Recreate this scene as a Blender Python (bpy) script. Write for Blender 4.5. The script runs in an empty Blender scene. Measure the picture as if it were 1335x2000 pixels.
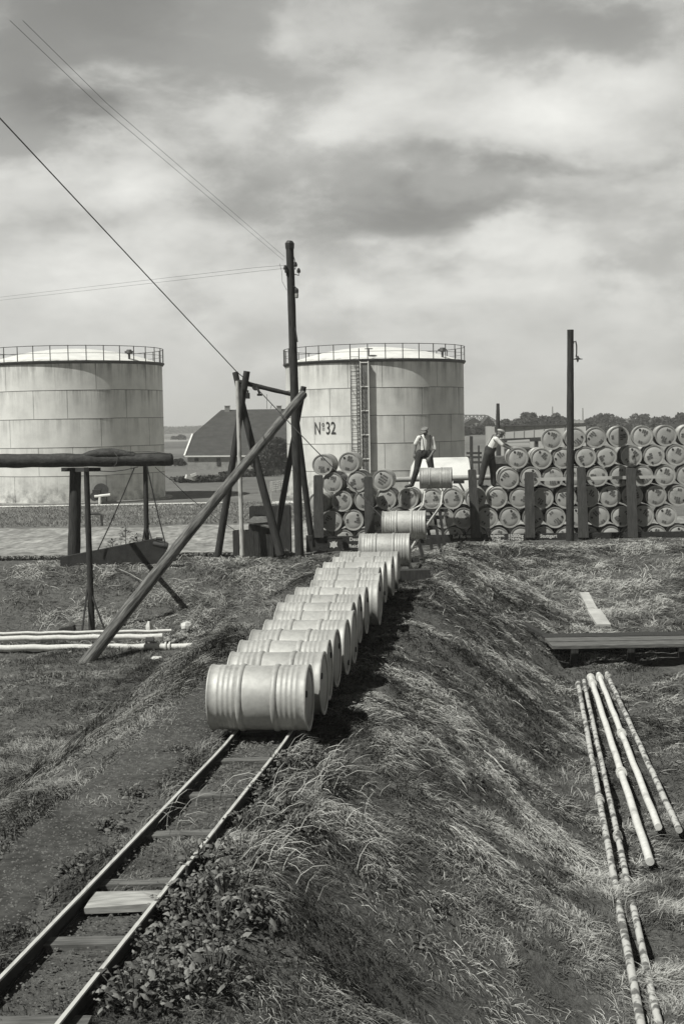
import bpy, math, random
import numpy as np
from mathutils import Vector, Matrix, Euler
random.seed(7); np.random.seed(7)
R = math.radians
SC = bpy.context.scene
COL = SC.collection

# ------------------------------------------------------------------ camera, sky, sun, exposure
FPX = 2700.0; CX, CY, HORIZ = 667.5, 1000.0, 831.0
ROLL = R(1.1)          # the photographer held the camera slightly askew
def unroll(px, py):
    dx, dy = px-CX, py-CY; return CX+dx*math.cos(ROLL)-dy*math.sin(ROLL), CY+dx*math.sin(ROLL)+dy*math.cos(ROLL)
PITCH = math.atan((CY-HORIZ)/FPX)
CAMZ = 5.0
cam_d = bpy.data.cameras.new('camera'); cam = bpy.data.objects.new('camera', cam_d); COL.objects.link(cam)
cam.location = (0, 0, CAMZ); cam.rotation_euler = (Matrix.Rotation(math.pi/2-PITCH, 3, 'X') @ Matrix.Rotation(-ROLL, 3, 'Z')).to_euler()
cam_d.sensor_fit = 'VERTICAL'; cam_d.sensor_height = 36; cam_d.lens = FPX/2000*36
cam_d.clip_start = 0.1; cam_d.clip_end = 8000
SC.camera = cam
SC.view_settings.view_transform = 'Standard'; SC.view_settings.look = 'None'
SC.view_settings.gamma = 1; SC.view_settings.exposure = 0.12
TINT = (1.0, 1.0, 0.95)
def g(v): return (v*TINT[0], v*TINT[1], v*TINT[2], 1)
SUN_AZ = R(234)      # compass style from +Y clockwise: the sun is behind the camera, to the left
SUN_EL = R(54)
SUN_DIR = Vector((math.sin(SUN_AZ)*math.cos(SUN_EL), math.cos(SUN_AZ)*math.cos(SUN_EL), math.sin(SUN_EL)))
sl = bpy.data.lights.new('sun', 'SUN'); so = bpy.data.objects.new('sun', sl); COL.objects.link(so)
sl.energy = 5.0; sl.angle = R(0.5); sl.color = (1.0, 0.995, 0.95)
so.rotation_euler = SUN_DIR.to_track_quat('Z', 'Y').to_euler()

W = bpy.data.worlds.new('World'); SC.world = W; W.use_nodes = True
nt = W.node_tree; nt.nodes.clear(); NN = nt.nodes.new; LK = nt.links.new
def wm(op, a, b=None, c=None):
    n = NN('ShaderNodeMath'); n.operation = op
    for i, v in enumerate((a, b, c)):
        if v is None: continue
        if isinstance(v, (int, float)): n.inputs[i].default_value = v
        else: LK(v, n.inputs[i])
    return n.outputs[0]
sky = NN('ShaderNodeTexSky'); sky.sky_type = 'NISHITA'; sky.sun_disc = False
sky.sun_elevation = SUN_EL; sky.sun_rotation = SUN_AZ; sky.air_density = 1.0; sky.dust_density = 1.2
bw = NN('ShaderNodeRGBToBW'); LK(sky.outputs[0], bw.inputs[0])
tc = NN('ShaderNodeTexCoord'); sx = NN('ShaderNodeSeparateXYZ'); LK(tc.outputs['Generated'], sx.inputs[0])
U = wm('ARCTAN2', sx.outputs[0], sx.outputs[1]); V = wm('ARCSINE', sx.outputs[2])
cb = NN('ShaderNodeCombineXYZ'); LK(U, cb.inputs[0]); LK(wm('MULTIPLY', V, 1.9), cb.inputs[1])
def wnoise(scale, detail, off, rough=0.55, dist=0.3):
    n = NN('ShaderNodeTexNoise'); n.inputs['Scale'].default_value = scale; n.inputs['Detail'].default_value = detail
    n.inputs['Roughness'].default_value = rough; n.inputs['Distortion'].default_value = dist
    va = NN('ShaderNodeVectorMath'); va.operation = 'ADD'; LK(cb.outputs[0], va.inputs[0]); va.inputs[1].default_value = off
    LK(va.outputs[0], n.inputs['Vector']); return n.outputs['Fac']
N1 = wnoise(11, 7, (3.1, 1.7, 0.4)); N2 = wnoise(26, 6, (7.7, 2.2, 5.4), 0.6); N3 = wnoise(5, 3, (1.2, 9.1, 3.3))
wob = wm('MULTIPLY', wm('SUBTRACT', N2, 0.5), 0.055); wob2 = wm('MULTIPLY', wm('SUBTRACT', N1, 0.5), 0.07)
Uw = wm('ADD', U, wob); Vw = wm('ADD', V, wob2)
def blob(px, py, ax, ay, amp):          # a cloud lump at a fixed bearing and height in the sky
    px, py = unroll(px, py)
    u0 = (px-CX)/FPX; v0 = (HORIZ-py)/FPX
    a = wm('DIVIDE', wm('SUBTRACT', Uw, u0), ax/FPX); b = wm('DIVIDE', wm('SUBTRACT', Vw, v0), ay/FPX)
    r2 = wm('ADD', wm('MULTIPLY', a, a), wm('MULTIPLY', b, b))
    return wm('MULTIPLY', wm('POWER', 2.718, wm('MULTIPLY', r2, -1.0)), amp)
BL = [(270,360,90,80,.30),(200,520,150,60,.28),(350,480,90,40,.10),(640,260,170,70,.16),(900,240,260,60,.20),(1120,240,160,90,.22),
      (1050,330,200,22,-.26),(860,420,220,36,-.26),(700,400,160,60,-.10),(1060,480,150,60,.20),(900,560,220,40,.08),(1000,540,240,20,-.14),(180,260,120,60,-.22),
      (430,330,110,60,-.08),(240,440,150,26,-.16),(430,420,110,50,-.10),(640,540,140,40,.10),(860,620,260,20,-.08),(240,640,220,30,-.04),
      (560,470,90,40,-.05),(200,60,200,80,-.16),(700,90,220,60,.10),(1150,90,160,60,-.06),(60,200,100,90,-.12)]
acc = 0.0
for b_ in BL:
    v = blob(*b_); acc = v if isinstance(acc, float) else wm('ADD', acc, v)
grad = NN('ShaderNodeMapRange'); LK(V, grad.inputs[0]); grad.inputs[1].default_value = 0.0; grad.inputs[2].default_value = 0.26
grad.inputs[3].default_value = 0.64; grad.inputs[4].default_value = 0.42
fine = wm('ADD', wm('MULTIPLY', wm('SUBTRACT', N1, 0.5), 0.34), wm('MULTIPLY', wm('SUBTRACT', N2, 0.5), 0.16))
fine = wm('ADD', fine, wm('MULTIPLY', wm('SUBTRACT', N3, 0.5), 0.16))
fade = NN('ShaderNodeMapRange'); LK(V, fade.inputs[0]); fade.inputs[1].default_value = 0.0; fade.inputs[2].default_value = 0.10
fade.inputs[3].default_value = 0.3; fade.inputs[4].default_value = 1.0
nA = wnoise(6.5, 8, (9.7, 4.2, 2.4), 0.56, 0.1); nB = wnoise(6.5, 8, (9.7-0.012, 4.2+0.044, 2.4), 0.56, 0.1)
relief = wm('MULTIPLY', wm('SUBTRACT', nA, nB), 0.75)          # tops face the sun, undersides stay grey
dens = wm('ADD', nA, wm('MULTIPLY', acc, 0.35))
cm = NN('ShaderNodeMapRange'); cm.interpolation_type = 'SMOOTHSTEP'; LK(dens, cm.inputs[0]); cm.inputs[1].default_value = 0.40; cm.inputs[2].default_value = 0.56
cm.inputs[3].default_value = 0.0; cm.inputs[4].default_value = 1.0
body = wm('ADD', wm('MULTIPLY', cm.outputs[0], 0.18), wm('MULTIPLY', wm('MULTIPLY', relief, cm.outputs[0]), 1.0))
cloud = wm('ADD', wm('ADD', grad.outputs[0], -0.05), wm('MULTIPLY', wm('ADD', wm('ADD', wm('MULTIPLY', acc, 0.72), wm('MULTIPLY', fine, 0.15)), body), fade.outputs[0]))
hi = NN('ShaderNodeMapRange'); hi.interpolation_type = 'SMOOTHSTEP'; LK(V, hi.inputs[0]); hi.inputs[1].default_value = 0.3; hi.inputs[2].default_value = 0.8
hi.inputs[3].default_value = 1.0; hi.inputs[4].default_value = 0.13     # overhead sky out of view, darkened to lower the ambient light
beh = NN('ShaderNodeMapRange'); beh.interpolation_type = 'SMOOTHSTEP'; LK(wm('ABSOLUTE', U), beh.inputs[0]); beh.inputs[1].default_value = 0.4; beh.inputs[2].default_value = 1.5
beh.inputs[3].default_value = 1.0; beh.inputs[4].default_value = 0.42     # unseen sky beside and behind the viewer, darkened to deepen the drums' shade
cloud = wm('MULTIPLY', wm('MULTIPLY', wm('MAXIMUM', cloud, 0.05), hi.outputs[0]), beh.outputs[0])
tot = wm('ADD', wm('MULTIPLY', cloud, 8.1), wm('MULTIPLY', bw.outputs[0], 0.10))
cr = NN('ShaderNodeCombineColor'); LK(tot, cr.inputs[0]); LK(wm('MULTIPLY', tot, 1.0), cr.inputs[1]); LK(wm('MULTIPLY', tot, 0.955), cr.inputs[2])
bg = NN('ShaderNodeBackground'); bg.inputs[1].default_value = 0.1; LK(cr.outputs[0], bg.inputs[0])
wo = NN('ShaderNodeOutputWorld'); LK(bg.outputs[0], wo.inputs[0])

# ------------------------------------------------------------------ helpers
def P(px, py, d):
    """world point on the ray of pixel (px,py) of the 1335x2000 photo, at forward distance d"""
    px, py = unroll(px, py)
    u = (px-CX)/FPX; v = -(py-CY)/FPX
    dy = math.cos(PITCH)+v*math.sin(PITCH); dz = -math.sin(PITCH)+v*math.cos(PITCH)
    return Vector((u*d/dy, d, CAMZ+dz*d/dy))
def proj(x, y, z):
    zr = z-CAMZ; f = y*math.cos(PITCH)-zr*math.sin(PITCH); up = y*math.sin(PITCH)+zr*math.cos(PITCH)
    dx, dy = FPX*x/f, -FPX*up/f
    return CX+dx*math.cos(ROLL)+dy*math.sin(ROLL), CY-dx*math.sin(ROLL)+dy*math.cos(ROLL)

def mat(name, v1, v2=None, scale=4.0, stretch=(1, 1, 1), rough=0.85, bump=0.0, metal=0.0, spec=0.3, detail=6, lo=0.35, hi=0.65, bscale=None, extra=None, vary=None):
    m = bpy.data.materials.new(name); m.use_nodes = True; n = m.node_tree; b = n.nodes['Principled BSDF']
    b.inputs['Roughness'].default_value = rough; b.inputs['Metallic'].default_value = metal
    b.inputs['Specular IOR Level'].default_value = spec
    if v2 is None: v2 = v1*0.75
    t = n.nodes.new('ShaderNodeTexCoord'); mp = n.nodes.new('ShaderNodeMapping'); mp.inputs['Scale'].default_value = stretch
    n.links.new(t.outputs['Object'], mp.inputs[0])
    tx = n.nodes.new('ShaderNodeTexNoise'); tx.inputs['Scale'].default_value = scale; tx.inputs['Detail'].default_value = detail
    n.links.new(mp.outputs[0], tx.inputs['Vector'])
    r = n.nodes.new('ShaderNodeValToRGB'); r.color_ramp.elements[0].position = lo; r.color_ramp.elements[1].position = hi
    r.color_ramp.elements[0].color = g(v2); r.color_ramp.elements[1].color = g(v1)
    n.links.new(tx.outputs['Fac'], r.inputs[0])
    out = r.outputs[0]
    if extra:      # a second, finer layer of speckle
        t2 = n.nodes.new('ShaderNodeTexNoise'); t2.inputs['Scale'].default_value = extra[0]; t2.inputs['Detail'].default_value = 4
        n.links.new(mp.outputs[0], t2.inputs['Vector'])
        mr = n.nodes.new('ShaderNodeMapRange'); mr.inputs[1].default_value = 0.3; mr.inputs[2].default_value = 0.7
        mr.inputs[3].default_value = 1-extra[1]; mr.inputs[4].default_value = 1+extra[1]
        n.links.new(t2.outputs['Fac'], mr.inputs[0])
        vm = n.nodes.new('ShaderNodeVectorMath'); vm.operation = 'SCALE'
        n.links.new(out, vm.inputs[0]); n.links.new(mr.outputs[0], vm.inputs['Scale']); out = vm.outputs[0]
    if vary:      # each object its own tone, and its own patches of grime
        oi = n.nodes.new('ShaderNodeObjectInfo'); mr = n.nodes.new('ShaderNodeMapRange'); mr.inputs[3].default_value = 1-vary; mr.inputs[4].default_value = 1+vary*0.35
        n.links.new(oi.outputs['Random'], mr.inputs[0])
        va = n.nodes.new('ShaderNodeVectorMath'); va.operation = 'MULTIPLY_ADD'; cx_ = n.nodes.new('ShaderNodeCombineXYZ')
        for i_ in range(3): n.links.new(oi.outputs['Random'], cx_.inputs[i_])
        n.links.new(cx_.outputs[0], va.inputs[0]); va.inputs[1].default_value = (37, 51, 23); n.links.new(t.outputs['Object'], va.inputs[2])
        t4 = n.nodes.new('ShaderNodeTexNoise'); t4.inputs['Scale'].default_value = 4.5; t4.inputs['Detail'].default_value = 9; t4.inputs['Roughness'].default_value = 0.72
        n.links.new(va.outputs[0], t4.inputs['Vector']); m4 = n.nodes.new('ShaderNodeMapRange'); m4.inputs[1].default_value = 0.56; m4.inputs[2].default_value = 0.72; m4.inputs[3].default_value = 1.0; m4.inputs[4].default_value = 0.62
        n.links.new(t4.outputs['Fac'], m4.inputs[0]); mm = n.nodes.new('ShaderNodeMath'); mm.operation = 'MULTIPLY'; n.links.new(mr.outputs[0], mm.inputs[0]); n.links.new(m4.outputs[0], mm.inputs[1])
        v5 = n.nodes.new('ShaderNodeVectorMath'); v5.operation = 'SCALE'; n.links.new(out, v5.inputs[0]); n.links.new(mm.outputs[0], v5.inputs['Scale']); out = v5.outputs[0]
    n.links.new(out, b.inputs['Base Color'])
    if bump:
        t3 = n.nodes.new('ShaderNodeTexNoise'); t3.inputs['Scale'].default_value = bscale or scale*3; t3.inputs['Detail'].default_value = 5
        n.links.new(mp.outputs[0], t3.inputs['Vector'])
        bp = n.nodes.new('ShaderNodeBump'); bp.inputs['Strength'].default_value = 0.6; bp.inputs['Distance'].default_value = bump
        n.links.new(t3.outputs['Fac'], bp.inputs['Height']); n.links.new(bp.outputs[0], b.inputs['Normal'])
    return m

def root_matrix(p):
    while p.parent: p = p.parent
    if p.type == 'EMPTY': return Matrix.LocRotScale(p.location, p.rotation_euler, None)
    return Matrix.Identity(4)
class MB:
    def __init__(s): s.v = []; s.f = []
    def add(s, vs, fs):
        k = len(s.v); s.v += [Vector(v) for v in vs]; s.f += [tuple(k+i for i in f) for f in fs]; return s
    def box(s, c, size, rot=None):
        hx, hy, hz = size[0]/2, size[1]/2, size[2]/2
        vs = [Vector((x, y, z)) for x in (-hx, hx) for y in (-hy, hy) for z in (-hz, hz)]
        if rot is not None: vs = [rot @ v for v in vs]
        c = Vector(c)
        return s.add([v+c for v in vs], [(0,1,3,2),(4,6,7,5),(0,4,5,1),(2,3,7,6),(0,2,6,4),(1,5,7,3)])
    def beam(s, p0, p1, w, h, up=(0, 0, 1)):
        p0 = Vector(p0); p1 = Vector(p1); d = (p1-p0); L = d.length; d.normalize()
        up = Vector(up); sd = d.cross(up)
        if sd.length < 1e-4: sd = d.cross(Vector((0, 1, 0)))
        sd.normalize(); u2 = sd.cross(d)
        rot = Matrix((sd, d, u2)).transposed()
        return s.box((p0+p1)/2, (w, L, h), rot)
    def tube(s, pts, rad, n=8, cap=True, jit=0.0, sq=1.0):
        pts = [Vector(p) for p in pts]; k = len(pts)
        if not isinstance(rad, (list, tuple)): rad = [rad]*k
        rings = []; prev = None
        for i, p in enumerate(pts):
            d = (pts[min(i+1, k-1)]-pts[max(i-1, 0)]).normalized()
            if prev is None:
                a = Vector((0, 0, 1)) if abs(d.z) < 0.9 else Vector((1, 0, 0)); a = (a-d*a.dot(d)).normalized()
            else: a = (prev-d*prev.dot(d)).normalized()
            prev = a; b = d.cross(a)
            rings.append([p+(a*math.cos(2*math.pi*j/n)+b*math.sin(2*math.pi*j/n)*sq)*rad[i]*(1+random.uniform(-jit, jit)) for j in range(n)])
        vs = [v for r_ in rings for v in r_]
        fs = [(i*n+j, i*n+(j+1) % n, (i+1)*n+(j+1) % n, (i+1)*n+j) for i in range(k-1) for j in range(n)]
        if cap: fs += [tuple(range(n-1, -1, -1)), tuple((k-1)*n+j for j in range(n))]
        return s.add(vs, fs)
    def log(s, p0, p1, r0, r1, n=14, seg=14, jit=0.04, bend=0.0):
        p0 = Vector(p0); p1 = Vector(p1); d = (p1-p0).normalized()
        a = d.cross(Vector((0.3, 1, 0.2))).normalized()
        ph = random.uniform(0, 6)
        pts = []; rr = []
        for i in range(seg+1):
            t = i/seg
            pts.append(p0.lerp(p1, t)+a*(bend*math.sin(math.pi*t)+0.35*jit*r0*math.sin(9*t+ph)))
            rr.append((r0+(r1-r0)*t)*(1+jit*random.uniform(-1, 1)))
        return s.tube(pts, rr, n, jit=jit*0.5)
    def build_log(s, name, m, p0, p1):
        p0 = Vector(p0); rot = (Vector(p1)-p0).to_track_quat('Z', 'Y'); ri = rot.to_matrix().transposed()
        s.v = [ri @ (v-p0) for v in s.v]; o = s.build(name, m, None, True, flat=50); o.location = p0; o.rotation_euler = rot.to_euler(); return o
    def lathe(s, prof, n=48, axis='Z', c=(0, 0, 0)):
        c = Vector(c); vs = []
        for (r_, h) in prof:
            for j in range(n):
                a = 2*math.pi*j/n; x, y = r_*math.cos(a), r_*math.sin(a)
                vs.append(c+(Vector((x, y, h)) if axis == 'Z' else Vector((x, h, y)) if axis == 'Y' else Vector((h, x, y))))
        k = len(prof)
        fs = [(i*n+j, i*n+(j+1) % n, (i+1)*n+(j+1) % n, (i+1)*n+j) for i in range(k-1) for j in range(n)]
        return s.add(vs, fs)
    def sphere(s, c, r, sc=(1, 1, 1), n=16, m=10, rot=None):
        c = Vector(c); vs = []
        for i in range(m+1):
            th = math.pi*i/m
            for j in range(n):
                ph = 2*math.pi*j/n
                v = Vector((r*sc[0]*math.sin(th)*math.cos(ph), r*sc[1]*math.sin(th)*math.sin(ph), r*sc[2]*math.cos(th)))
                if rot is not None: v = rot @ v
                vs.append(c+v)
        return s.add(vs, [(i*n+j, (i+1)*n+j, (i+1)*n+(j+1) % n, i*n+(j+1) % n) for i in range(m) for j in range(n)])
    def build(s, name, m, parent=None, smooth=False, world=True, flat=30):
        me = bpy.data.meshes.new(name)
        vs = s.v
        if parent is not None and world:
            mi = root_matrix(parent).inverted(); vs = [mi @ v for v in vs]
        me.from_pydata([tuple(v) for v in vs], [], s.f)
        if m is not None: me.materials.append(m)
        me.update()
        if smooth:
            me.polygons.foreach_set('use_smooth', [True]*len(me.polygons))
            try: me.set_sharp_from_angle(angle=R(flat))
            except Exception: pass
        o = bpy.data.objects.new(name, me); COL.objects.link(o)
        if parent is not None: o.parent = parent
        return o
def tag(o, label=None, cat=None, group=None, kind=None):
    if label: o['label'] = label
    if cat: o['category'] = cat
    if group: o['group'] = group
    if kind: o['kind'] = kind
    return o
def thing(name, label, cat, loc=(0, 0, 0), rz=0.0, group=None):
    o = bpy.data.objects.new(name, None); COL.objects.link(o); o.empty_display_size = 0.2
    o.location = loc; o.rotation_euler = (0, 0, rz)
    return tag(o, label, cat, group)
def kids(o): return [c for c in bpy.data.objects if c.parent == o]
def copy_tree(o, parent=None):
    c = o.copy(); COL.objects.link(c); c.parent = parent
    for ch in list(KIDS[o.name]) if o.name in KIDS else kids(o): copy_tree(ch, c)
    return c
KIDS = {}

# value noise in numpy
_tab = np.random.RandomState(3).rand(512, 512)
def vn(x, y):
    x = np.asarray(x, float); y = np.asarray(y, float)
    xi = np.floor(x).astype(int); yi = np.floor(y).astype(int); fx = x-xi; fy = y-yi
    fx = fx*fx*(3-2*fx); fy = fy*fy*(3-2*fy)
    def T(i, j): return _tab[i % 512, j % 512]
    return (T(xi, yi)*(1-fx)+T(xi+1, yi)*fx)*(1-fy)+(T(xi, yi+1)*(1-fx)+T(xi+1, yi+1)*fx)*fy
def fbm(x, y, o=4):
    s = 0; a = 0.5; t = 0
    for i in range(o):
        s = s+a*vn(x*2**i+17*i, y*2**i+31*i); t += a; a *= 0.5
    return s/t
def ss(t): t = np.clip(t, 0, 1); return t*t*(3-2*t)
def lin(t): return np.clip(t, 0, 1)

def xr(y): return np.interp(y, [-10, 7.4, 11.5, 20.75, 36.9, 60], [-4.05, -1.42, -0.80, 0.36, 2.40, 5.30])
def zrail(y): return np.interp(y, [-10, 7.4, 11.5, 16, 20.75, 23.7, 27.6, 36.9], [2.15, 2.28, 2.32, 2.405, 2.515, 2.55, 2.69, 2.835])
def zcrest(y): return np.interp(y, [-10, 7.5, 11.8, 16, 20.8, 24, 28, 32, 36, 37.5], [2.05, 2.18, 2.23, 2.30, 2.40, 2.36, 2.20, 1.98, 1.76, 1.70])
FLOOR = 0.3; FLOOR_R = 1.0
def H(x, y, bumps=True):
    x = np.asarray(x, float); y = np.asarray(y, float)
    t = x-xr(y); zc = zcrest(y)
    wig = (fbm(y*0.35+3, x*0.1)-0.5)*0.7
    re = 3.05+1.1*ss((y-22)/8); rw = re-0.75
    l = 0.55*ss((t+4.3+wig)/3.0)+0.45*lin((t+4.3+wig)/3.0); r = 0.5*ss((re+wig-t)/rw)+0.5*lin((re+wig-t)/rw)
    m = np.where(t < -1.3, l, np.where(t > 0.75, r, 1.0))
    fl_ = FLOOR+(FLOOR_R-FLOOR)*ss((t+0.4)/0.8)
    ridge = fl_+(zc-fl_)*m
    ridge = np.where(y > 36, np.where(y < 37.6, ridge, 0), ridge)
    zb = np.interp(x, [-1.0, 0.5, 2.2, 3.2], [1.57, 1.57, 1.72, 1.80])
    ys_ = 30.6-6.2*ss((x-1.0)/2.0); mb = 0.5*ss((y-ys_-wig)/(36.2-ys_))+0.5*lin((y-ys_-wig)/(36.2-ys_))
    bank = fl_+(zb-fl_)*mb
    k = 14.0
    z = np.log(np.exp(k*(np.minimum(ridge, 4)-fl_))+np.exp(k*(bank-fl_)))/k+fl_-math.log(2)/k*np.clip(1-(np.abs(ridge-bank))*4, 0, 1)
    # behind the crest
    left = 1.57*lin((54.5-y)/(54.5-37.3)); left = np.where(y < 37.3, z, left)
    right = np.where(y < 37.45, z, 0.25+(1.7-0.25)*lin((38.15-y)/0.7)); right = np.where(y > 44, 0.25*lin((50-y)/6), right)
    w = ss((x+1.5)/0.5)
    zz = np.where(y < 37.3, z, left*(1-w)+right*w)
    if bumps:
        a = np.where((t > -1.3) & (t < -0.45), 0.15, 1.0)*(0.25+0.75*lin((36.4-y)/2.5))*np.where(np.abs(t) < 0.4, 0.3, 1.0)*np.where((t > .8) & (t < 3.6) & (y < 36), 1.5, 1.0)
        zz = zz+a*((fbm(x*0.9, y*0.9)-0.5)*0.28+(fbm(x*4+9, y*4)-0.5)*0.09)*lin((60-y)/10)
    # the low rise the far houses stand on
    zz = zz+3.0*ss((y-235)/70)*ss((x-14)/14)*(1-ss((y-1400)/600))
    return zz

# ------------------------------------------------------------------ materials
def leafmat(name, lo, hi, trans=0.0):
    m = bpy.data.materials.new(name); m.use_nodes = True; n = m.node_tree; n.nodes.clear()
    a = n.nodes.new('ShaderNodeAttribute'); a.attribute_name = 'tone'
    r = n.nodes.new('ShaderNodeValToRGB'); r.color_ramp.elements[0].color = g(lo); r.color_ramp.elements[1].color = g(hi)
    e = r.color_ramp.elements.new(0.55); e.color = g(lo+(hi-lo)*0.38)
    n.links.new(a.outputs['Fac'], r.inputs[0])
    d = n.nodes.new('ShaderNodeBsdfDiffuse'); o = n.nodes.new('ShaderNodeOutputMaterial')
    n.links.new(r.outputs[0], d.inputs[0]); n.links.new(d.outputs[0], o.inputs[0])
    return m
M = {}
M['grass'] = leafmat('grass_blades', 0.05, 0.42)
M['weed'] = leafmat('weed_leaves', 0.05, 0.22)
M['foliage'] = leafmat('tree_foliage', 0.03, 0.12)
M['steel_drum'] = mat('galvanised_drum', 0.45, 0.35, 2.2, rough=0.60, metal=0.28, spec=0.35, extra=(22, 0.10), bump=0.006, bscale=4, vary=0.16)
M['steel_drum2'] = mat('dull_drum', 0.46, 0.36, 3.5, rough=0.5, metal=0.5, spec=0.4, extra=(30, 0.06), bump=0.002, bscale=9, vary=0.2)
M['drum_head'] = mat('drum_lid', 0.36, 0.30, 3.0, rough=0.6, metal=0.0, spec=0.35, extra=(40, 0.07), bump=0.003, bscale=6, vary=0.14)
M['ink'] = mat('stencil_ink', 0.07, 0.14, 30, rough=0.7, lo=0.4, hi=0.6)
M['tar_wood'] = mat('tarred_wood', 0.045, 0.02, 5, (6, 6, 0.6), rough=0.8, bump=0.012, extra=(14, 0.3))
M['log_wood'] = mat('weathered_log', 0.16, 0.05, 3.0, (7, 7, 0.55), rough=0.95, bump=0.014, bscale=8, extra=(9, 0.35), lo=0.38, hi=0.60)
M['pale_wood'] = mat('pale_pole', 0.42, 0.16, 5, (4, 4, 0.8), rough=0.9, bump=0.006, lo=0.3, hi=0.5)
M['plank'] = mat('grey_plank', 0.16, 0.07, 5, (1, 8, 8), rough=0.9, bump=0.006)
M['dark_plank'] = mat('dark_plank', 0.05, 0.025, 5, (8, 8, 1), rough=0.9, bump=0.006)
M['wagon'] = mat('wagon_paint', 0.035, 0.022, 8, rough=0.7, bump=0.003, extra=(40, 0.25))
M['stake'] = mat('stake_board', 0.085, 0.05, 6, (5, 5, 0.7), rough=0.85, bump=0.004, extra=(50, 0.25))
M['iron'] = mat('black_iron', 0.03, 0.02, 10, rough=0.6, spec=0.4)
M['rail_side'] = mat('rail_side', 0.035, 0.02, 12, rough=0.8)
M['rail_top'] = mat('rail_worn_top', 0.55, 0.36, 6, (8, 0.8, 8), rough=0.45, metal=0.1, lo=0.3, hi=0.5)
M['white'] = mat('sign_white', 0.62, 0.50, 30, rough=0.7)
M['pipe_white'] = mat('whitewashed_pipe', 0.60, 0.22, 2.6, (1, 1, 1), rough=0.7, lo=0.26, hi=0.42, extra=(20, 0.12))
M['pipe_old'] = mat('flaking_pipe', 0.45, 0.12, 11.0, (1, 1, 1), rough=0.8, lo=0.42, hi=0.52, bump=0.01)
M['bark'] = mat('bark', 0.05, 0.03, 4)

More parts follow.
